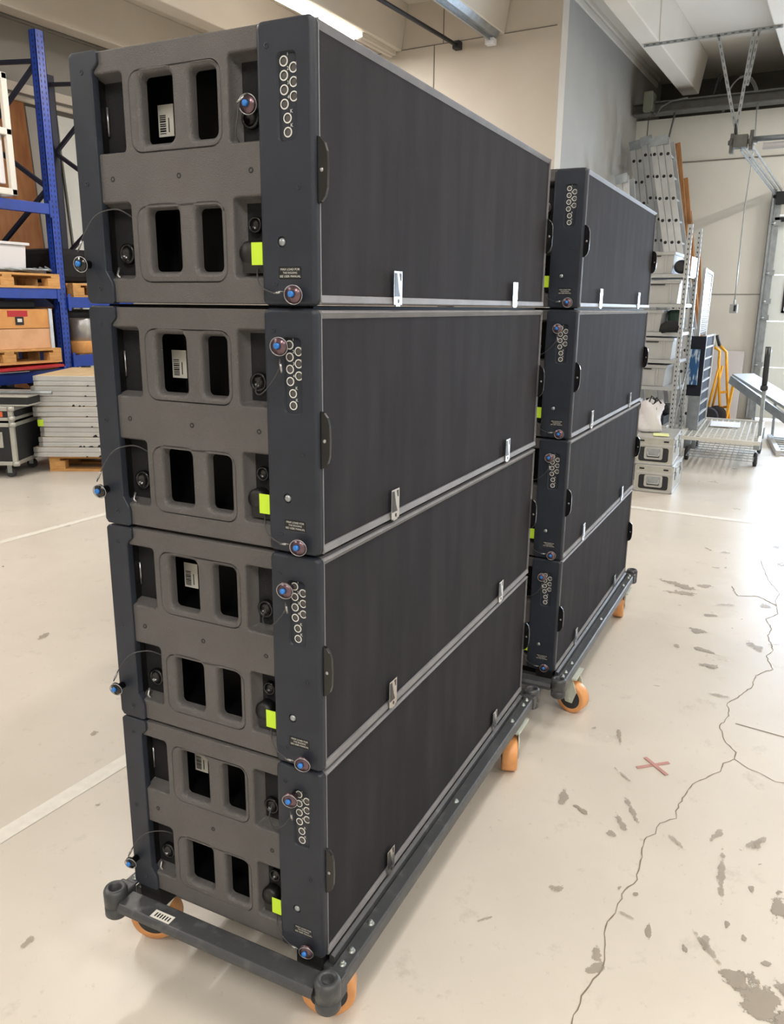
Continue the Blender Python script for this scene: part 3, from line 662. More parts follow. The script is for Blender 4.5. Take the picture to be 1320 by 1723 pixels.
# black fabric heap behind the racking
m = MB(); n = 26
V = [[m.v((4.0-i*.08, 7.05+.1*math.sin(i*.9)+j*.05, (1.69 if j == 0 else 1.69+.52*j/5+.05*math.sin(i*1.7)+.03*math.sin(i*3.1+j)))) for j in range(6)] for i in range(n)]
W_ = [[m.v((4.0-i*.08, 7.42, 1.69+.55*j/5)) for j in range(6)] for i in range(n)]
for G, fl_ in ((V, 0), (W_, 1)):
    for i in range(n-1):
        for j in range(5): m.f([G[i][j], G[i+1][j], G[i+1][j+1], G[i][j+1]], True)
for i in range(n-1): m.f([V[i][5], V[i+1][5], W_[i+1][5], W_[i][5]], True)
tag(m.build('folded_drapes', 'cloth'), 'heap of black stage fabric on the upper rack shelf behind the tub', 'fabric')
m = MB(); m.box(3.3, 4.4, 6.62, 7.1, 1.47, 1.555)
tag(m.build('dark_case', 'black_item', bevel=.02), 'black flat case in the shade above the plywood crate', 'case')
t = thing('cable_spool', 'silver wrapped spool on a wooden base in the narrow rack bay', 'spool', (4.94, 6.62, .99))
m = MB(); m.lathe((0, 0, 0), (0, 0, 1), [(.13, 0), (.14, .02), (.14, .12), (.13, .14)], 20); m.build('wooden_base', 'ply', t)
m = MB(); m.lathe((0, 0, .14), (0, 0, 1), [(.12, 0), (.12, .22), (.11, .24)], 20); m.build('wrapped_roll', 'alu', t)
m = MB(); m.box(4.8, 5.4, 6.85, 7.4, .99, 1.46); tag(m.build('shaded_box', 'black_item', bevel=.03), 'black trunk deep in the narrow rack bay behind the spool', 'trunk')
m = MB(); m.box(4.8, 5.4, 6.8, 7.45, 1.75, 2.1); tag(m.build('stacked_fabric', 'cloth', bevel=.06), 'black fabric bundle on the small pallet in the narrow bay', 'fabric')
m = MB(); m.box(2.2, 4.5, 6.85, 7.4, 0.0, .62); tag(m.build('storage_box', 'black_item', bevel=.02), 'large black trunk on the floor beneath the racking', 'trunk')
# boards leaning on the far wall
def lean(name, mt, lab, cat, x0, x1, z1, y0=7.62, th=.03):
    m = MB(); m.prism([(y0, 0), (y0+th, 0), (7.93, z1), (7.93-th, z1)], lambda a, b, d: (d, a, b), x0, x1); return tag(m.build(name, mt), lab, cat)
lean('brown_sheet', 'brown_board', 'tall brown board leaning on the wall behind the racking', 'board', 4.7, 5.45, 3.76)
lean('pale_sheet', 'wall_grey', 'tall pale grey board leaning beside the brown one', 'board', 5.47, 5.85, 3.72)
lean('white_sheet', 'door_white', 'narrow white board leaning on the wall, half hidden by the blue upright', 'board', 5.9, 6.35, 3.7)

# stack of stage decks on a pallet
SD = (3.56, 5.64); SA = R(-58)
Ms = Matrix.Translation((SD[0], SD[1], 0)) @ Matrix.Rotation(SA, 4, 'Z')
p_ = pallet('wooden pallet on the floor under the stack of stage decks', (Ms @ Vector((.05, .06, 0))), SA, 1.2, .8)
labs = ['silver stage deck with a plywood top, topmost of the stack', 'silver stage deck second from the top of the stack', 'silver stage deck third from the top of the stack', 'silver stage deck fourth from the top of the stack, with a white tag',
        'silver stage deck fourth from the bottom of the stack, with a yellow sticker', 'silver stage deck third from the bottom of the stack', 'silver stage deck second from the bottom of the stack', 'silver stage deck at the bottom of the stack, on the pallet']
offs = [0, -.03, -.055, -.03, .01, .015, -.005, -.06]
def deck():
    t = thing('stage_deck', 'x', 'stage deck', (0, 0, 0), SA, 'silver stage decks stacked on the pallet')
    m = MB(); W2, D2, h_ = 1.9, 1.0, .091
    for (x0, x1, y0, y1) in ((0, W2, 0, .04), (0, W2, D2-.04, D2), (0, .04, 0, D2), (W2-.04, W2, 0, D2)): m.box(x0, x1, y0, y1, .004, .040).box(x0+.004, x1-.004, y0+.006, y1-.006, .040, .048).box(x0, x1, y0, y1, .048, h_)
    m.build('frame', 'alu', t, bevel=.002)
    m = MB(); m.box(.01, W2-.01, .01, D2-.01, h_-.012, h_+.002); m.build('deck_panel', 'deck_top', t)
    return t
dk0 = deck()
for i in range(8):
    d_ = dk0 if i == 0 else copy_tree(dk0)
    d_['label'] = labs[i]; d_.location = Ms @ Vector((offs[i], random.uniform(-.01, .01), .145+(7-i)*.0935)); d_.rotation_euler.z = SA+random.uniform(-.004, .004)
    m = MB()
    if i in (0, 2, 3, 5, 6, 7): x_ = .62+random.uniform(-.06, .04); m.box(x_, x_+.14, -.002, 0, .056, .078); m.build('white_label', 'sticker', d_)
    if i == 4: m = MB(); m.box(-.002, .05, -.003, 0, .010, .07); m.build('yellow_sticker', 'neon_tape', d_)
    m = MB()
    for q in range(5 if i != 1 else 1):
        x_ = random.uniform(.35, 1.15); ww_ = random.uniform(.02, .05); hh = random.uniform(.008, .026); m.prism([(x_, .0), (x_+ww_, .0), (x_+ww_*.7, hh), (x_+ww_*.3, hh*.8)], lambda a, b, d: (a, d, b), -.0025, 0)
    m.build('torn_tape', 'black', d_)

# flight case at the left edge
CA = R(-60); t = thing('flight_case', 'black flight case with silver edging on castors beside the stage decks', 'flight case', (3.272, 5.580, 0), CA)
m = MB(); m.box(-1.1, 0, 0, .60, .12, .50); m.build('case_body', 'black_item', t)
m = MB(); m.box(-1.1, 0, 0, .60, .52, .64); m.build('lid', 'black_item', t)
m = MB(); e = .035
for z0, z1 in ((.12, .12+e), (.50-e, .50), (.52, .52+e*.8), (.64-e, .64)):
    m.box(-1.105, .005, -.005, .03, z0, z1).box(-.03, .005, -.005, .605, z0, z1)
for x_ in (-1.105, -e): m.box(x_, x_+e+.005, -.006, .03, .12, .64)
m.box(-.03, .006, .57, .606, .12, .64).box(-1.1, .004, 0, .6, .636, .646)
m.build('edging', 'alu_case', t, bevel=.004)
m = MB()
for z_ in (.135, .485, .54, .625): m.lathe((-.01, .01, z_), (0, 0, 1), [(.028, -.02), (.034, -.006), (.034, .006), (.028, .02)], 12)
m.build('ball_corners', 'alu_case', t)
m = MB(); m.mi = 0; m.box(-.34, -.10, -.010, 0, .28, .42); m.mi = 1; m.box(-.30, -.14, -.013, -.008, .30, .40); m.build('recessed_handle', ['alu_case', 'galv'], t, bevel=.006)
m = MB(); m.box(-.20, -.08, -.008, 0, .555, .60); m.build('orange_tape', 'orange', t)
m = MB(); m.box(-.60, -.22, -.008, 0, .560, .60); m.build('white_strip', 'sticker', t)
for x_ in (-1.0, -.10):
    for y_ in (.08, .52):
        m = MB(); m.box(x_-.035, x_+.035, y_-.035, y_+.035, .112, .12); c_ = m.build('caster', 'zinc', t)
        m = MB(); m.cyl((x_, y_-.015, .045), (x_, y_+.015, .045), .045, 18); m.build('wheel', 'rubber', c_); m = MB(); m.box(x_-.02, x_+.02, y_-.022, y_-.016, .04, .112).box(x_-.02, x_+.02, y_+.016, y_+.022, .04, .112); m.build('fork', 'zinc', c_)
t = thing('flat_case', 'low black case with pale edging lying on top of the flight case', 'case', (3.272, 5.61, .647), CA)
m = MB(); m.box(-1.0, .16, .02, .55, 0, .075); m.build('case_body', 'black_item', t)
m = MB(); m.box(-1.0, .17, .01, .56, .075, .09).box(-1.0, .17, .01, .56, 0, .012); m.build('edging', 'alu_case', t, bevel=.003)
m = MB(); m.tube([(-.6, .2, .108), (-.2, .15, .108), (.2, .14, .108), (.34, .12, .108)], .015, 8); m.build('grey_tube', 'galv', t)

# ------------------------------------------------------------------ right side: ladders, timber, shelving
def ladder(label, xt, yt, zt, xb, yb, w_, d_, rungs_z0, nrail=1, gap=.07):
    t = thing('ladder', label, 'ladder', (xb, yb, 0), 0, 'aluminium ladders leaning in the corner')
    top = Vector((xt-xb, yt-yb, zt)); dr = top.normalized()
    for k_ in range(nrail):
        o1 = Vector((k_*.012, -k_*(w_+gap), 0))
        for s_ in (0, d_):
            m = MB(); m.mi = 0; m.bar(o1+Vector((s_, 0, .0)), o1+Vector((s_, 0, 0))+top, .028, w_, up=(0, 1, 0))
            if s_ == 0:
                m.mi = 1; a = rungs_z0
                while a < top.length-.08: c_ = o1+dr*a; m.cyl(c_+Vector((-.016, 0, 0)), c_+Vector((-.0135, 0, 0)), .021, 10); a += .28
            m.build('side_rail', ['alu', 'black'], t)
        m = MB(); a = rungs_z0
        while a < top.length-.08: c_ = o1+dr*a; m.cyl(c_+Vector((0, 0, 0)), c_+Vector((d_, 0, 0)), .015, 8); a += .28
        m.build('rungs', 'alu', t)
    m = MB(); c_ = top; m.bar(c_+Vector((-.02, w_/2, -.05)), c_+Vector((-.02, -(nrail-1)*(w_+gap)-w_/2, -.02)), .012, .11, up=(0, 0, 1)); m.build('end_bracket', 'galv', t)
    return t
ladder('wide aluminium ladder in front of the wooden planks, nearest the timber', 10.2, 1.86, 3.66, 10.0, 1.02, .070, .34, .2, 3, .012)
ladder('aluminium ladder directly left of the widest ladder', 10.55, 2.06, 3.74, 10.4, 1.25, .068, .34, .25, 2, .012)
ladder('aluminium ladder leaning closest to the grey wall', 10.8, 2.27, 3.74, 10.75, 1.58, .068, .32, .2, 2, .012)
ladder('short aluminium ladder whose top just shows above the farther stack', 9.5, 2.07, 3.13, 9.4, 1.62, .07, .3, .1, 2, .01)
def plank(label, xt, yt, zt, xb, yb, w_, th, mt='plank'):
    m = MB(); m.bar((xb, yb, 0), (xt, yt, zt), th, w_, up=(0, 1, 0)); tag(m.build('wooden_plank', mt, bevel=.003), label, 'plank', 'planks leaning by the ladders')
plank('tallest brown wooden plank leaning right behind the ladders', 11.1, 1.74, 3.74, 10.6, .98, .10, .03)
plank('thick knotty wooden plank beside the tallest one', 11.1, 1.60, 3.28, 10.7, .95, .11, .04)
plank('short dark edged plank at the outer side of the timber', 11.2, 1.50, 2.86, 10.9, .95, .05, .05, 'brown_board')
plank('light wooden lath standing behind the shelving post', 11.2, 1.32, 2.3, 11.0, 1.0, .05, .03)

t = thing('storage_shelving', 'grey metal shelving with tall slotted posts holding grey bins', 'shelving', (7.0, .70, 0))
SH = [(.345, 0), (.80, 0), (1.06, 0), (1.32, 0), (1.585, 0), (1.86, 0)]
def post(x_, y_, z1):
    m = MB(); m.mi = 0; m.box(x_, x_+.003, y_-.02, y_+.02, .0, z1).box(x_, x_+.035, y_-.022, y_-.019, 0, z1); m.mi = 1; z = .1
    while z < z1-.03:
        m.box(x_-.0015, x_, y_-.005, y_+.005, z-.009, z+.009); m.box(x_+.013, x_+.021, y_-.0235, y_-.022, z-.009, z+.009); z += .045
    m.build('post', ['shelf_grey', 'black_item'], t)
post(0, 0, 2.30); post(.50, 0, 2.30); post(0, 1.25, 2.30); post(.50, 1.25, 2.30)
for i, (z_, q) in enumerate(SH):
    m = MB(); m.box(.0, .52, .0, 1.25, z_-.012, z_).box(-.004, .002, .0, 1.25, z_-.034, z_).box(.515, .521, 0, 1.25, z_-.034, z_).box(0, .52, -.002, .004, z_-.03, z_); m.build('shelf', 'shelf_grey', t)
m = MB(); m.mi = 0; m.box(.10, .40, -.026, -.024, 1.84, 2.02); m.build('paper_sign', 'paper', t)
m = MB(); m.tube([(.02, -.02, .4), (.49, -.02, 1.0)], .006, 6); m.tube([(.49, -.02, .4), (.02, -.02, 1.0)], .006, 6); m.build('cross_brace', 'galv', t)
def bin_(label, x_, y0, y1, z0, h_, dep=.42):
    t = thing('storage_bin', label, 'bin', (x_, y0, z0), 0, 'grey bins on the shelving'); w_ = y1-y0
    m = MB(); m.prism([(.012, 0), (w_-.012, 0), (w_, h_-.025), (0, h_-.025)], lambda a, b, d: (d, a, b), 0, dep)
    for q in (.15, .85): m.box(-.006, 0, w_*q-.01, w_*q+.01, .01, h_-.03)
    m.build('bin_body', 'grey_plastic', t, bevel=.004)
    m = MB(); m.box(-.012, dep+.008, -.010, w_+.010, h_-.03, h_); m.build('rim', 'grey_plastic', t, bevel=.003)
    m = MB(); m.box(-.014, -.010, w_*.25, w_*.75, h_-.045, h_-.035); m.build('grip_slot', 'black_item', t)
bin_('grey plastic bin on the highest shelf beside a black round item', 7.02, .82, 1.30, 1.862, .20)
bin_('grey plastic bin on the second shelf from the top', 7.02, .745, 1.28, 1.587, .215)
bin_('grey plastic bin on the third shelf from the top, beside black bundles', 7.02, .885, 1.4, 1.322, .205)
bin_('grey plastic bin on the fourth shelf from the top', 7.02, .755, 1.29, 1.062, .205)
bin_('grey plastic bin on the fifth shelf from the top, above the black case', 7.02, .80, 1.33, .802, .205)
m = MB(); m.lathe((7.02, .755, 1.925), (1, 0, 0), [(.035, 0), (.062, .01), (.062, .07), (.035, .08)], 22); tag(m.build('tape_roll', 'black_item'), 'black round roll beside the bin on the highest shelf', 'roll')
m = MB(); m.lathe((7.06, .80, 1.362), (0, .2, 1), [(.10, -.038), (.11, 0), (.08, .05), (.03, .07)], 14); o = tag(m.build('black_bundle', 'cloth'), 'black bundle in front of green netting on the third shelf from the top', 'bundle')
m = MB(); m.box(7.2, 7.4, .73, .87, 1.322, 1.53); tag(m.build('netting_bag', 'green_item', bevel=.03), 'dark green netting behind the black bundle on the shelf', 'net')
m = MB(); m.box(7.02, 7.45, .74, 1.15, .346, .42); tag(m.build('metal_tray', 'alu_case', bevel=.01), 'flat silver tray on the lowest shelf under black gear', 'tray')
m = MB(); m.box(7.04, 7.40, .78, 1.05, .421, .50); m.cyl((7.2, .95, .5), (7.2, .95, .66), .05, 12); m.tube([(7.05, .80, .5), (7.05, .82, .60), (7.05, .92, .60), (7.05, .95, .5)], .008, 6)
tag(m.build('black_gear', 'black_item', bevel=.01), 'black equipment piece with carrying loop on the lowest shelf', 'equipment')
m = MB(); m.box(7.2, 7.45, .76, 1.2, .51, .60); tag(m.build('rear_gear', 'black_item', bevel=.03), 'dark item at the back of the lowest shelf', 'equipment')

# white plastic bag on the upper flight case
t = thing('plastic_bag', 'crumpled white plastic bag standing on the upper silver flight case', 'bag', (6.14, .72, .487))
m = MB(); rg = []
for j in range(9):
    z = .26*j/8; ring = []
    for k_ in range(20):
        a = 2*PI*k_/20; r1 = 1+.12*math.sin(3*a+j*.8)+.08*math.sin(7*a+j*1.7)+.03*random.uniform(-1, 1)
        ring.append(m.v((.09*r1*math.cos(a), .095*r1*math.sin(a)*(1+.05*math.sin(j)), z+(.02*math.sin(5*a) if j == 8 else 0))))
    rg.append(ring)
m.f(rg[0])
for A, B in zip(rg, rg[1:]):
    for k_ in range(20): m.f([A[k_], A[(k_+1) % 20], B[(k_+1) % 20], B[k_]], True)
m.build('bag_body', 'bag', t)
m = MB(); m.box(-.06, .06, -.06, .06, .19, .235); m.tube([(-.02, -.02, .22), (-.05, -.05, .30), (-.04, -.09, .25)], .008, 6); m.tube([(.0, .03, .22), (-.03, .0, .31), (-.05, -.06, .27)], .006, 6); m.build('black_contents', 'black_item', t)

# two silver flight cases
def silver_case(label, loc, rz):
    t = thing('silver_flight_case', label, 'flight case', loc, rz, 'silver flight cases by the shelving')
    W2, D2, h_ = .315, .58, .235      # local x: away along depth, y: width
    m = MB(); m.box(0, D2, 0, W2, .004, .165); m.build('case_body', 'alu_case', t, bevel=.004)
    m = MB(); m.box(0, D2, 0, W2, .170, h_); m.build('lid', 'alu_case', t, bevel=.006)
    m = MB()
    for y_ in (-.003, W2-.012):
        m.box(-.004, D2+.004, y_, y_+.015, 0, .015).box(-.004, .012, y_, y_+.015, 0, .165).box(D2-.012, D2+.004, y_, y_+.015, 0, .165).box(-.004, D2+.004, y_, y_+.015, h_-.012, h_+.003).box(-.004, .012, y_, y_+.015, .17, h_)
    for x_ in (-.004, D2-.012): m.box(x_, x_+.016, 0, W2, 0, .015).box(x_, x_+.016, 0, W2, h_-.012, h_+.003).box(x_, x_+.012, 0, W2, .156, .178)
    m.build('edging', 'alu', t, bevel=.002)
    m = MB(); pts = [(.050, .028), (.265, .028), (.280, .045), (.280, .125), (.262, .150), (.245, .150), (.245, .05), (.070, .05), (.070, .150), (.053, .150), (.035, .125), (.035, .045)]
    m.mi = 0; m.prism(rr(.035, .026, .280, .148, .02), lambda a, b, d: (d, a, b), -.003, .001)
    m.build('black_panel', 'black_item', t)
    m = MB(); m.mi = 0; m.prism(rr(.082, .046, .233, .150, .016), lambda a, b, d: (d, a, b), -.008, -.002); m.mi = 1; m.prism(rr(.100, .060, .215, .138, .008), lambda a, b, d: (d, a, b), -.0095, -.006)
    m.mi = 2; m.box(-.011, -.008, .108, .207, .064, .080); m.build('handle_dish', ['alu', 'galv', 'black'], t)
    m = MB(); m.tube([(-.012, .108, .115), (-.02, .115, .078), (-.02, .200, .078), (-.012, .207, .115)], .005, 6); m.build('handle', 'alu', t)
    for y_ in (.045, .245): m = MB(); m.mi = 0; m.box(-.007, 0, y_-.005, y_+.035, .196, .208); m.build('lid_catch', 'black', t)
    for y_ in (-.002,):
        for x_ in (.12, .42): m = MB(); m.box(x_, x_+.08, -.006, 0, .10, .21); m.lathe((x_+.04, -.005, .15), (0, -1, 0), [(.022, 0), (.022, .004), (.01, .006)], 14); m.build('butterfly_latch', 'galv', t)
    return t
c1 = silver_case('silver flight case with black handle panel on the floor, lower of the two', (5.83, .425, .003), R(3))
c2 = silver_case('silver flight case with a yellow note on its lid, upper of the two', (5.84, .445, .243), R(5))
m = MB(); m.box(0, .16, 0, .13, 0, .004); o = tag(m.build('yellow_note', 'note_yellow'), 'pale yellow papers lying on the upper silver flight case', 'paper'); o.location = (5.9, .50, .483); o.rotation_euler.z = R(12)
m = MB(); m.box(6.25, 6.9, .80, 1.3, 0, .30); tag(m.build('dark_case_behind', 'black_item', bevel=.01), 'dark case on the floor behind the silver flight cases', 'case')

# mesh-deck platform cart
t = thing('mesh_cart', 'grey wire mesh platform cart with one padded push bar', 'cart', (0, 0, 0))
def wire(m, pts, r=.004): m.tube(pts, r, 5)
zd = .30; X0, X1, Y0, Y1 = 7.15, 8.75, -.10, .62
Y0b, Y1b = .02, .74
def dk(u, v): return (X0+(X1-X0)*u, (Y0+(Y0b-Y0)*u)+((Y1-Y0)+((Y1b-Y0b)-(Y1-Y0))*u)*v, zd)
m = MB()
for a, b in (((0, 0), (0, 1)), ((0, 1), (1, 1)), ((1, 1), (1, 0)), ((1, 0), (0, 0))): m.bar(dk(*a), dk(*b), .03, .035)
m.build('deck_frame', 'frame_white', t)
m = MB()
for i in range(1, 16): m.bar(dk(i/16, 0), dk(i/16, 1), .012, .008)
for i in range(1, 12): m.bar(dk(0, i/12), dk(1, i/12), .012, .008)
m.build('deck_mesh', 'frame_white', t)
m = MB(); z_ = .10
for i in range(0, 9): a = dk(.08+i*.1, .05); b = dk(.08+i*.1, .92); m.bar((a[0], a[1], z_), (b[0], b[1], z_), .006, .006)
for i in range(0, 13): a = dk(.08, .05+i*.0725); b = dk(.88, .05+i*.0725); m.bar((a[0], a[1], z_), (b[0], b[1], z_), .006, .006)
m.build('lower_basket', 'galv', t)
p0 = dk(.28, 0)
m = MB(); m.bar((7.6, -.06, .20), (7.6, -.035, 1.18), .032, .032); m.bar((8.3, -.0, .28), (8.3, .01, 1.12), .028, .028); m.bar((7.6, -.04, 1.14), (8.3, .0, 1.12), .028, .028); m.build('push_bar', 'galv', t)
m = MB(); m.tube([(7.6, -.043, .82), (7.6, -.040, 1.0), (7.61, -.036, 1.19)], .027, 10); m.lathe((7.6, -.044, .76), (0, 0, 1), [(.02, 0), (.036, .015), (.036, .05), (.02, .06)], 14); m.build('grip_sleeve', 'rubber', t)
for (cx, cy) in ((7.62, -.045), (7.62, .62), (8.45, .0), (8.45, .66)):
    m = MB(); m.box(cx-.04, cx+.04, cy-.03, cy+.03, .17, .29); c_ = m.build('caster', 'galv', t)
    m = MB(); m.lathe((cx, cy-.02, .07), (0, 1, 0), [(.05, 0), (.07, .004), (.07, .036), (.05, .04)], 24); m.build('wheel', 'rubber', c_)
    m = MB(); m.cyl((cx, cy-.022, .07), (cx, cy+.022, .07), .032, 14); m.build('hub', 'zinc', c_)
# tall side frame of the cart, with straps and dark cloth
m = MB()
for a, b in (((7.75, .655, .10), (7.75, .655, 1.93)), ((7.75, .655, 1.93), (8.9, .76, 1.93)), ((8.9, .76, 1.93), (8.9, .78, .25))): m.bar(a, b, .03, .03)
m.build('side_frame', 'alu', t)
m = MB()
for i in range(1, 30): z = 1.28+i*.64/30; m.bar((7.75, .655, z), (8.9, .76, z), .006, .006)
for i in range(1, 14): u = i/14; m.bar((7.75+1.15*u, .655+.105*u, 1.27), (7.75+1.15*u, .655+.105*u, 1.93), .006, .006)
m.build('side_mesh', 'alu', t)
tg = thing('rolling_gate', 'white barred cage side standing behind the cart, backed with dark cloth', 'cage', (8.0, .62, 0))
m = MB()
for y_, x_ in ((0, 0), (.03, .75)): m.bar((x_, y_, .12), (x_, y_, 1.27), .035, .035)
for i in range(9): z = .30+i*.12; m.bar((0, 0, z), (.75, .03, z), .02, .02)
m.build('bars', 'alu', tg)
m = MB(); m.box(.02, .74, .03, .05, .25, 1.25); m.build('cloth_backing', 'navy_cloth', tg)
m = MB(); m.box(-.36, -.34, .02, .13, .78, 1.14); tag(m.build('blue_folded_sheet', 'tarp_blue'), 'blue and white patterned sheet hanging on the cart side frame', 'sheet'); bs = bpy.data.objects['blue_folded_sheet']; bs.location = (8.0, .58, 0)
m = MB(); m.box(0, .03, 0, .17, .66, 1.27); o = tag(m.build('dark_jacket', 'navy_cloth', bevel=.01), 'dark cloth hanging beside the patterned sheet on the cart', 'cloth'); o.location = (7.70, .56, 0)
m = MB(); m.box(0, .02, 0, .12, 0.1, .66); o = tag(m.build('grey_side_panel', 'galv'), 'grey sheet panel under the hanging dark cloth on the cart', 'panel'); o.location = (7.72, .56, 0)
m = MB(); m.box(0, .42, 0, .30, 0, .004); o = tag(m.build('paper_sheets', 'paper'), 'white sheets of paper lying on the mesh cart deck', 'paper'); o.location = (8.05, .18, .318); o.rotation_euler.z = R(6)

# yellow hand truck
t = thing('hand_truck', 'yellow two-wheeled hand truck leaning at the back wall', 'hand truck', (0, 0, 0))
m = MB()
m.tube([(10.45, .885, 1.06), (10.47, .80, 1.0), (10.5, .80, .85), (10.5, .765, .55), (10.5, .70, .08)], .018, 8)
m.tube([(10.62, .835, 1.07), (10.62, .735, .98), (10.62, .72, .85), (10.62, .66, .4), (10.62, .60, .06)], .018, 8)
m.bar((10.5, .74, .45), (10.62, .67, .45), .02, .03); m.bar((10.5, .72, .25), (10.62, .63, .25), .02, .03)
m.bar((10.55, .64, .04), (10.55, .58, .70), .09, .03)
m.build('frame', 'yellow', t)
m = MB(); m.tube([(10.5, .79, .80), (10.45, .88, .14)], .016, 8); m.tube([(10.6, .76, .80), (10.55, .84, .14)], .016, 8); m.build('support_leg', 'yellow', t)
m = MB(); m.tube([(10.42, .925, 1.19), (10.45, .88, 1.055)], .022, 8); m.tube([(10.6, .875, 1.2), (10.62, .83, 1.06)], .022, 8); m.build('grip', 'rubber', t)
for x_, y_ in ((10.25, .83), (10.5, .76)):
    m = MB(); m.lathe((x_, y_, .135), (.5, .12, 0), [(.06, -.04), (.115, -.045), (.135, -.02), (.135, .02), (.115, .045), (.06, .04)], 26); m.build('wheel', 'tyre', t)
m = MB(); m.box(10.3, 10.6, .55, .75, .005, .02); m.build('toe_plate', 'yellow', t)

# leaning panel, steel post, ramp and door hardware
m = MB(); m.prism([(11.33, 0), (11.37, 0), (11.48, .96), (11.44, .96)], lambda a, b, d: (a, d, b), .60, 1.05); tag(m.build('leaning_panel', 'white_plastic', bevel=.003), 'pale square panel leaning at the back wall behind the hand truck', 'panel')
m = MB(); m.prism([(11.28, 0), (11.31, 0), (11.44, .9), (11.41, .9)], lambda a, b, d: (a, d, b), 1.07, 1.13); tag(m.build('brown_strip', 'brown_board'), 'thin brown board between the barred cage and the pale panel', 'board')
m = MB(); m.box(11.42, 11.5, .52, .68, .0, .02); m.box(11.36, 11.5, .44, .62, 0, .06)
t = thing('door_track', 'galvanised garage door track rising along the opening and sloping into the room', 'door track', (11.44, .45, 0))
m = MB(); m.box(-.05, .0, .03, .036, .02, 3.12).box(-.05, -.044, .0, .036, .02, 3.12).box(-.004, .0, -.02, .036, .02, 3.12); m.build('vertical_track', 'galv', t)
m = MB(); m.box(.0, .05, -.085, .0, .02, 3.0); m.build('angle_post', 'galv', t)
for z_ in (.75, 1.4, 1.62, 2.0, 2.65): m = MB(); m.box(-.04, .03, -.11, -.03, z_, z_+.07); m.cyl((-.03, -.05, z_+.03), (-.03, .02, z_+.03), .014, 10); m.build('roller_bracket', 'galv', t)
m = MB(); tp = Vector((9.05-11.44, .62-.45, 3.32)); a_ = Vector((-.03, .015, 3.12))
for dz in (0, .07): m.bar(a_+Vector((0, -.02, -dz)), tp+Vector((0, 0, -dz)), .012, .035)
m.bar(a_+Vector((0, -.09, -.02)), tp+Vector((0, -.10, -.02)), .012, .03)
m.build('sloping_track', 'galv', t)
m = MB(); m.cyl((-.05, .02, 3.02), (-.05, -2, 3.02), .02, 12); m.box(-.09, -.02, -.14, -.02, 2.92, 3.08); m.build('spring_shaft', 'black_item', t)
m = MB(); m.box(.0, .03, -.3, -.03, 2.70, 2.76); m.build('top_seal', 'black_item', t)
# hanger frame that carries the track from the ceiling ribs
t = thing('track_hanger', 'perforated steel bar under the ceiling ribs with two struts holding the door track', 'bracket', (9.05, 0, 0))
def perf(m, a, b, w_=.035):
    m.mi = 0; m.bar(a, b, .004, w_); m.bar(Vector(a)+Vector((.015, 0, 0)), Vector(b)+Vector((.015, 0, 0)), .03, .004)
    m.mi = 1; a, b = Vector(a), Vector(b); n_ = int((b-a).length/.075)
    for k_ in range(n_):
        c_ = a+(b-a)*((k_+.3)/n_); e_ = a+(b-a)*((k_+.75)/n_); m.bar(c_+Vector((-.0025, 0, 0)), e_+Vector((-.0025, 0, 0)), .002, .011)
m = MB(); perf(m, (0, 1.78, 4.435), (0, .34, 4.435)); m.build('cross_bar', ['galv', 'slot_grey'], t)
m = MB(); perf(m, (0, .98, 4.43), (0, .68, 3.40)); m.build('strut', ['galv', 'slot_grey'], t)
m = MB(); perf(m, (0, .62, 4.43), (0, .70, 3.36)); perf(m, (.01, .57, 4.43), (.01, .63, 3.9), .03); m.build('strut', ['galv', 'slot_grey'], t)
m = MB(); m.box(-.03, .05, .70, .74, 3.22, 3.42).box(-.05, .06, .56, .70, 3.27, 3.40).box(-.03, .05, .50, .54, 3.24, 3.44); m.cyl((0, .76, 3.33), (0, .46, 3.33), .025, 12); m.lathe((0, .53, 3.33), (0, 1, 0), [(.06, -.012), (.06, .012)], 18); m.lathe((0, .73, 3.33), (0, 1, 0), [(.05, -.012), (.05, .012)], 18); m.build('clamp_block', 'ibeam', t)
m = MB(); m.cyl((0, .52, 3.35), (0, -2.2, 3.33), .028, 12); m.build('torsion_shaft', 'galv', t)
m = MB(); m.lathe((0, .40, 3.27), (0, -1, 0), [(.035, 0), (.035, 2.4)], 14); m.build('shaft_cover', 'white_plastic', t)
# pull cord with its switch box
t = thing('pull_switch', 'grey switch box hanging on a long cord in front of the back wall', 'switch', (11.05, .76, 0))
m = MB(); m.tube([(.10, 0, 4.157), (.0, 0, 4.12), (0, -.02, 3.7), (0, -.01, 3.3), (0, .01, 2.9), (0, .005, 2.2), (0, .0, 1.66)], .008, 6); m.build('cord', 'galv', t)
m = MB(); m.box(-.04, .03, -.05, .05, 1.49, 1.61); m.cyl((0, 0, 1.61), (0, 0, 1.67), .014, 10); bxx = m.build('switch_box', 'grey_plastic', t, bevel=.008)
m = MB(); m.box(-.045, -.038, -.030, -.002, 1.515, 1.595); m.build('button_plate', 'black', t)
# steel I-beam above the back wall
t = thing('steel_beam', 'dark grey steel beam running above the back wall under the rib ends', 'beam', (0, 0, 0))
m = MB(); m.box(11.10, 11.34, -8, 2.38, 4.285, 4.30).box(11.21, 11.225, -8, 2.38, 4.17, 4.285).box(11.10, 11.34, -8, 2.38, 4.155, 4.17); m.build('profile', 'ibeam', t)
m = MB(); m.box(11.0, 11.25, 2.10, 2.22, 4.17, 4.42); m.build('junction_box', 'junction', t, bevel=.008)
m = MB(); m.tube([(11.08, 2.12, 4.17), (11.05, 2.05, 4.10), (11.06, 1.98, 4.22), (11.08, 1.85, 4.28), (11.08, 1.65, 4.30)], .012, 6); m.tube([(11.2, 1.82, 4.16), (11.25, 1.90, 3.75)], .014, 6); m.tube([(11.3, 2.2, 4.16), (11.3, 2.2, 3.2)], .006, 6); m.build('cables', 'ibeam', t)
m = MB()
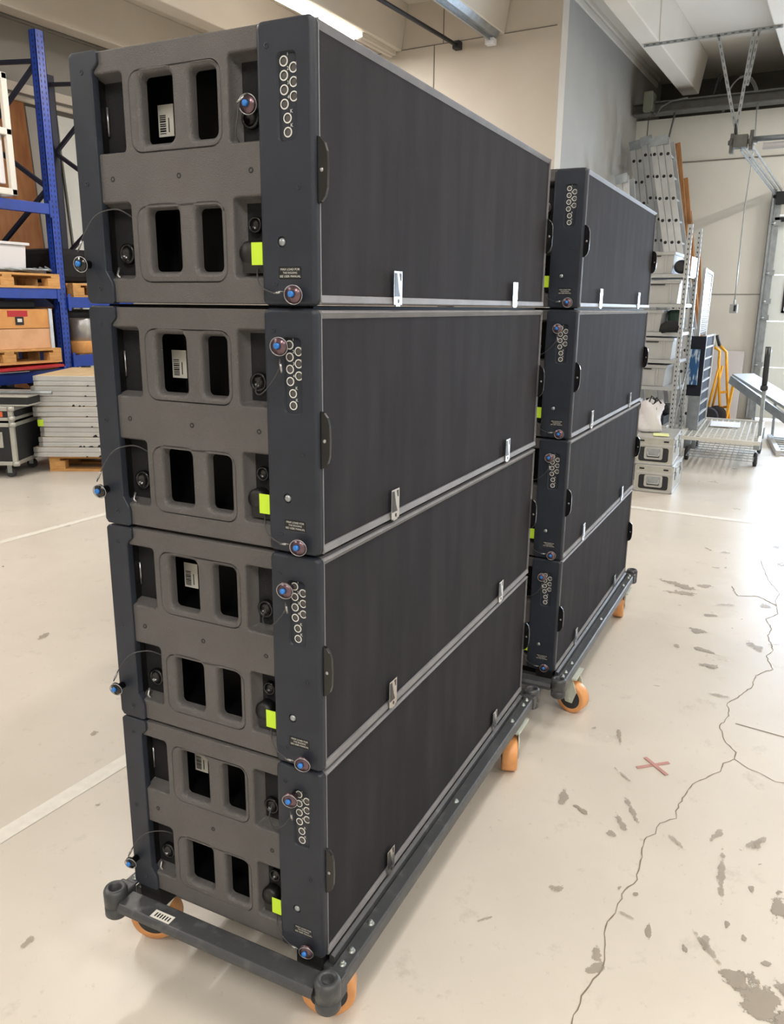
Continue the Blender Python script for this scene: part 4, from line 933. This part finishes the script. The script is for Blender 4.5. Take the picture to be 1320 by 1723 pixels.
for k_ in range(3): m.tube([(11.53+.05*k_, 1.02+.02*k_+.22*math.cos(a_/14*PI)*(-1), 4.15+.45*math.sin(a_/14*PI)) for a_ in range(15)], .007, 5)
tag(m.build('coiled_wire', 'grey_plastic'), 'pale loop of wire in the recess above the steel beam', 'wire')
m = MB(); m.tube([(11.1, 1.32, 4.31), (11.1, 1.30, 4.42), (11.1, 1.26, 4.55)], .014, 6); m.tube([(11.1, 1.30, 4.42), (11.1, 1.22, 4.52)], .008, 6); tag(m.build('black_cable_end', 'black_item'), 'short black cable end sticking up from the steel beam', 'cable')
# loading ramp rising towards the garage door
t = thing('loading_ramp', 'grey metal ramp plate leaning up beside the garage door', 'ramp', (0, 0, 0))
m = MB(); A_, B_ = Vector((10.2, .45, .72)), Vector((9.3, -.55, .28)); m.bar(A_, B_, .34, .035); m.build('plate', 'shelf_grey', t)
m = MB(); m.bar(A_+Vector((-.2, .12, -.05)), B_+Vector((-.2, .12, -.12)), .03, .10); m.build('edge_rail', 'galv', t)
for k_ in range(4):
    c_ = A_+(B_-A_)*(.2+k_*.25); m = MB(); m.bar(c_, Vector((c_.x-.05, c_.y-.02, 0)), .03, .03); m.build('leg', 'galv', t)
t = thing('floor_grating', 'pale slatted ramp lying low on the floor beyond the cart', 'ramp', (0, 0, 0))
m = MB()
for k_ in range(7): m.box(8.45+k_*.17, 8.53+k_*.17, -.75, -.22+k_*.03, .02, .05)
m.box(8.4, 9.6, -.77, -.73, 0, .06); m.bar((8.38, -.2, .03), (9.6, .0, .03), .05, .06); m.build('slats', 'alu', t)

# ------------------------------------------------------------------ ceiling fixtures
def fixture(label, x0, x1, y, lit=True):
    t = thing('ceiling_light', label, 'ceiling light', ((x0+x1)/2, y, 4.45), 0, 'strip lights under the ceiling ribs'); h_ = (x1-x0)/2
    m = MB(); m.prism([(-.055, 0), (.055, 0), (.04, -.045), (-.04, -.045)], lambda a, b, d: (d, a, b), -h_, h_); m.build('housing', 'white_plastic' if lit else 'galv', t, bevel=.003)
    m = MB(); m.prism([((.036)*math.cos(a_/8*PI), -.045-.036*math.sin(a_/8*PI)) for a_ in range(9)], lambda a, b, d: (d, a, b), -h_+.02, h_-.02)
    m.build('tube', 'tube_on' if lit else 'galv', t)
    return t
NM = ['lit strip light whose glowing end shows above the nearer stack', 'lit strip light along the same rib, next one behind', 'lit strip light', 'lit strip light']
for i, (x, y, pw) in enumerate(TUBES):
    if i == 0: fixture(NM[0], x-.72, x+.72, y)
    elif i in (1, 2, 3): fixture('strip light on the rib over the nearer stack, outside the picture', x-.7, x+.7, y)
    else: fixture('strip light on a rib outside the picture', x-.7, x+.7, y)
m = MB(); m.box(7.2, 7.95, 4.40, 4.52, 4.40, 4.45); m.box(7.15, 7.93, 4.44, 4.47, 4.38, 4.40); tag(m.build('cable_tray', 'rib', bevel=.004), 'pale trunking continuing the rib beyond the lit strip light', 'trunking')
t = thing('light_trunking', 'grey unlit trunking on the rib in front of the white end wall', 'trunking', (6.9, 3.16, 4.45))
m = MB(); m.prism([(-.10, 0), (.10, 0), (.06, -.05), (-.06, -.05)], lambda a, b, d: (d, a, b), -2.0, 1.0); m.box(-2, 1.0, -.012, .012, -.085, -.05); m.build('housing', 'galv', t)
m = MB(); m.box(.93, 1.02, -.05, .05, -.12, -.06); m.build('end_cap', 'paper', t)
m = MB(); m.tube([(5.2, 3.62, 4.35), (7.95, 3.60, 4.40)], .022, 8); m.box(7.9, 7.99, 3.56, 3.64, 4.36, 4.44); tag(m.build('dark_pipe', 'black_item'), 'thin dark pipe running under the ceiling into the white end wall', 'pipe')
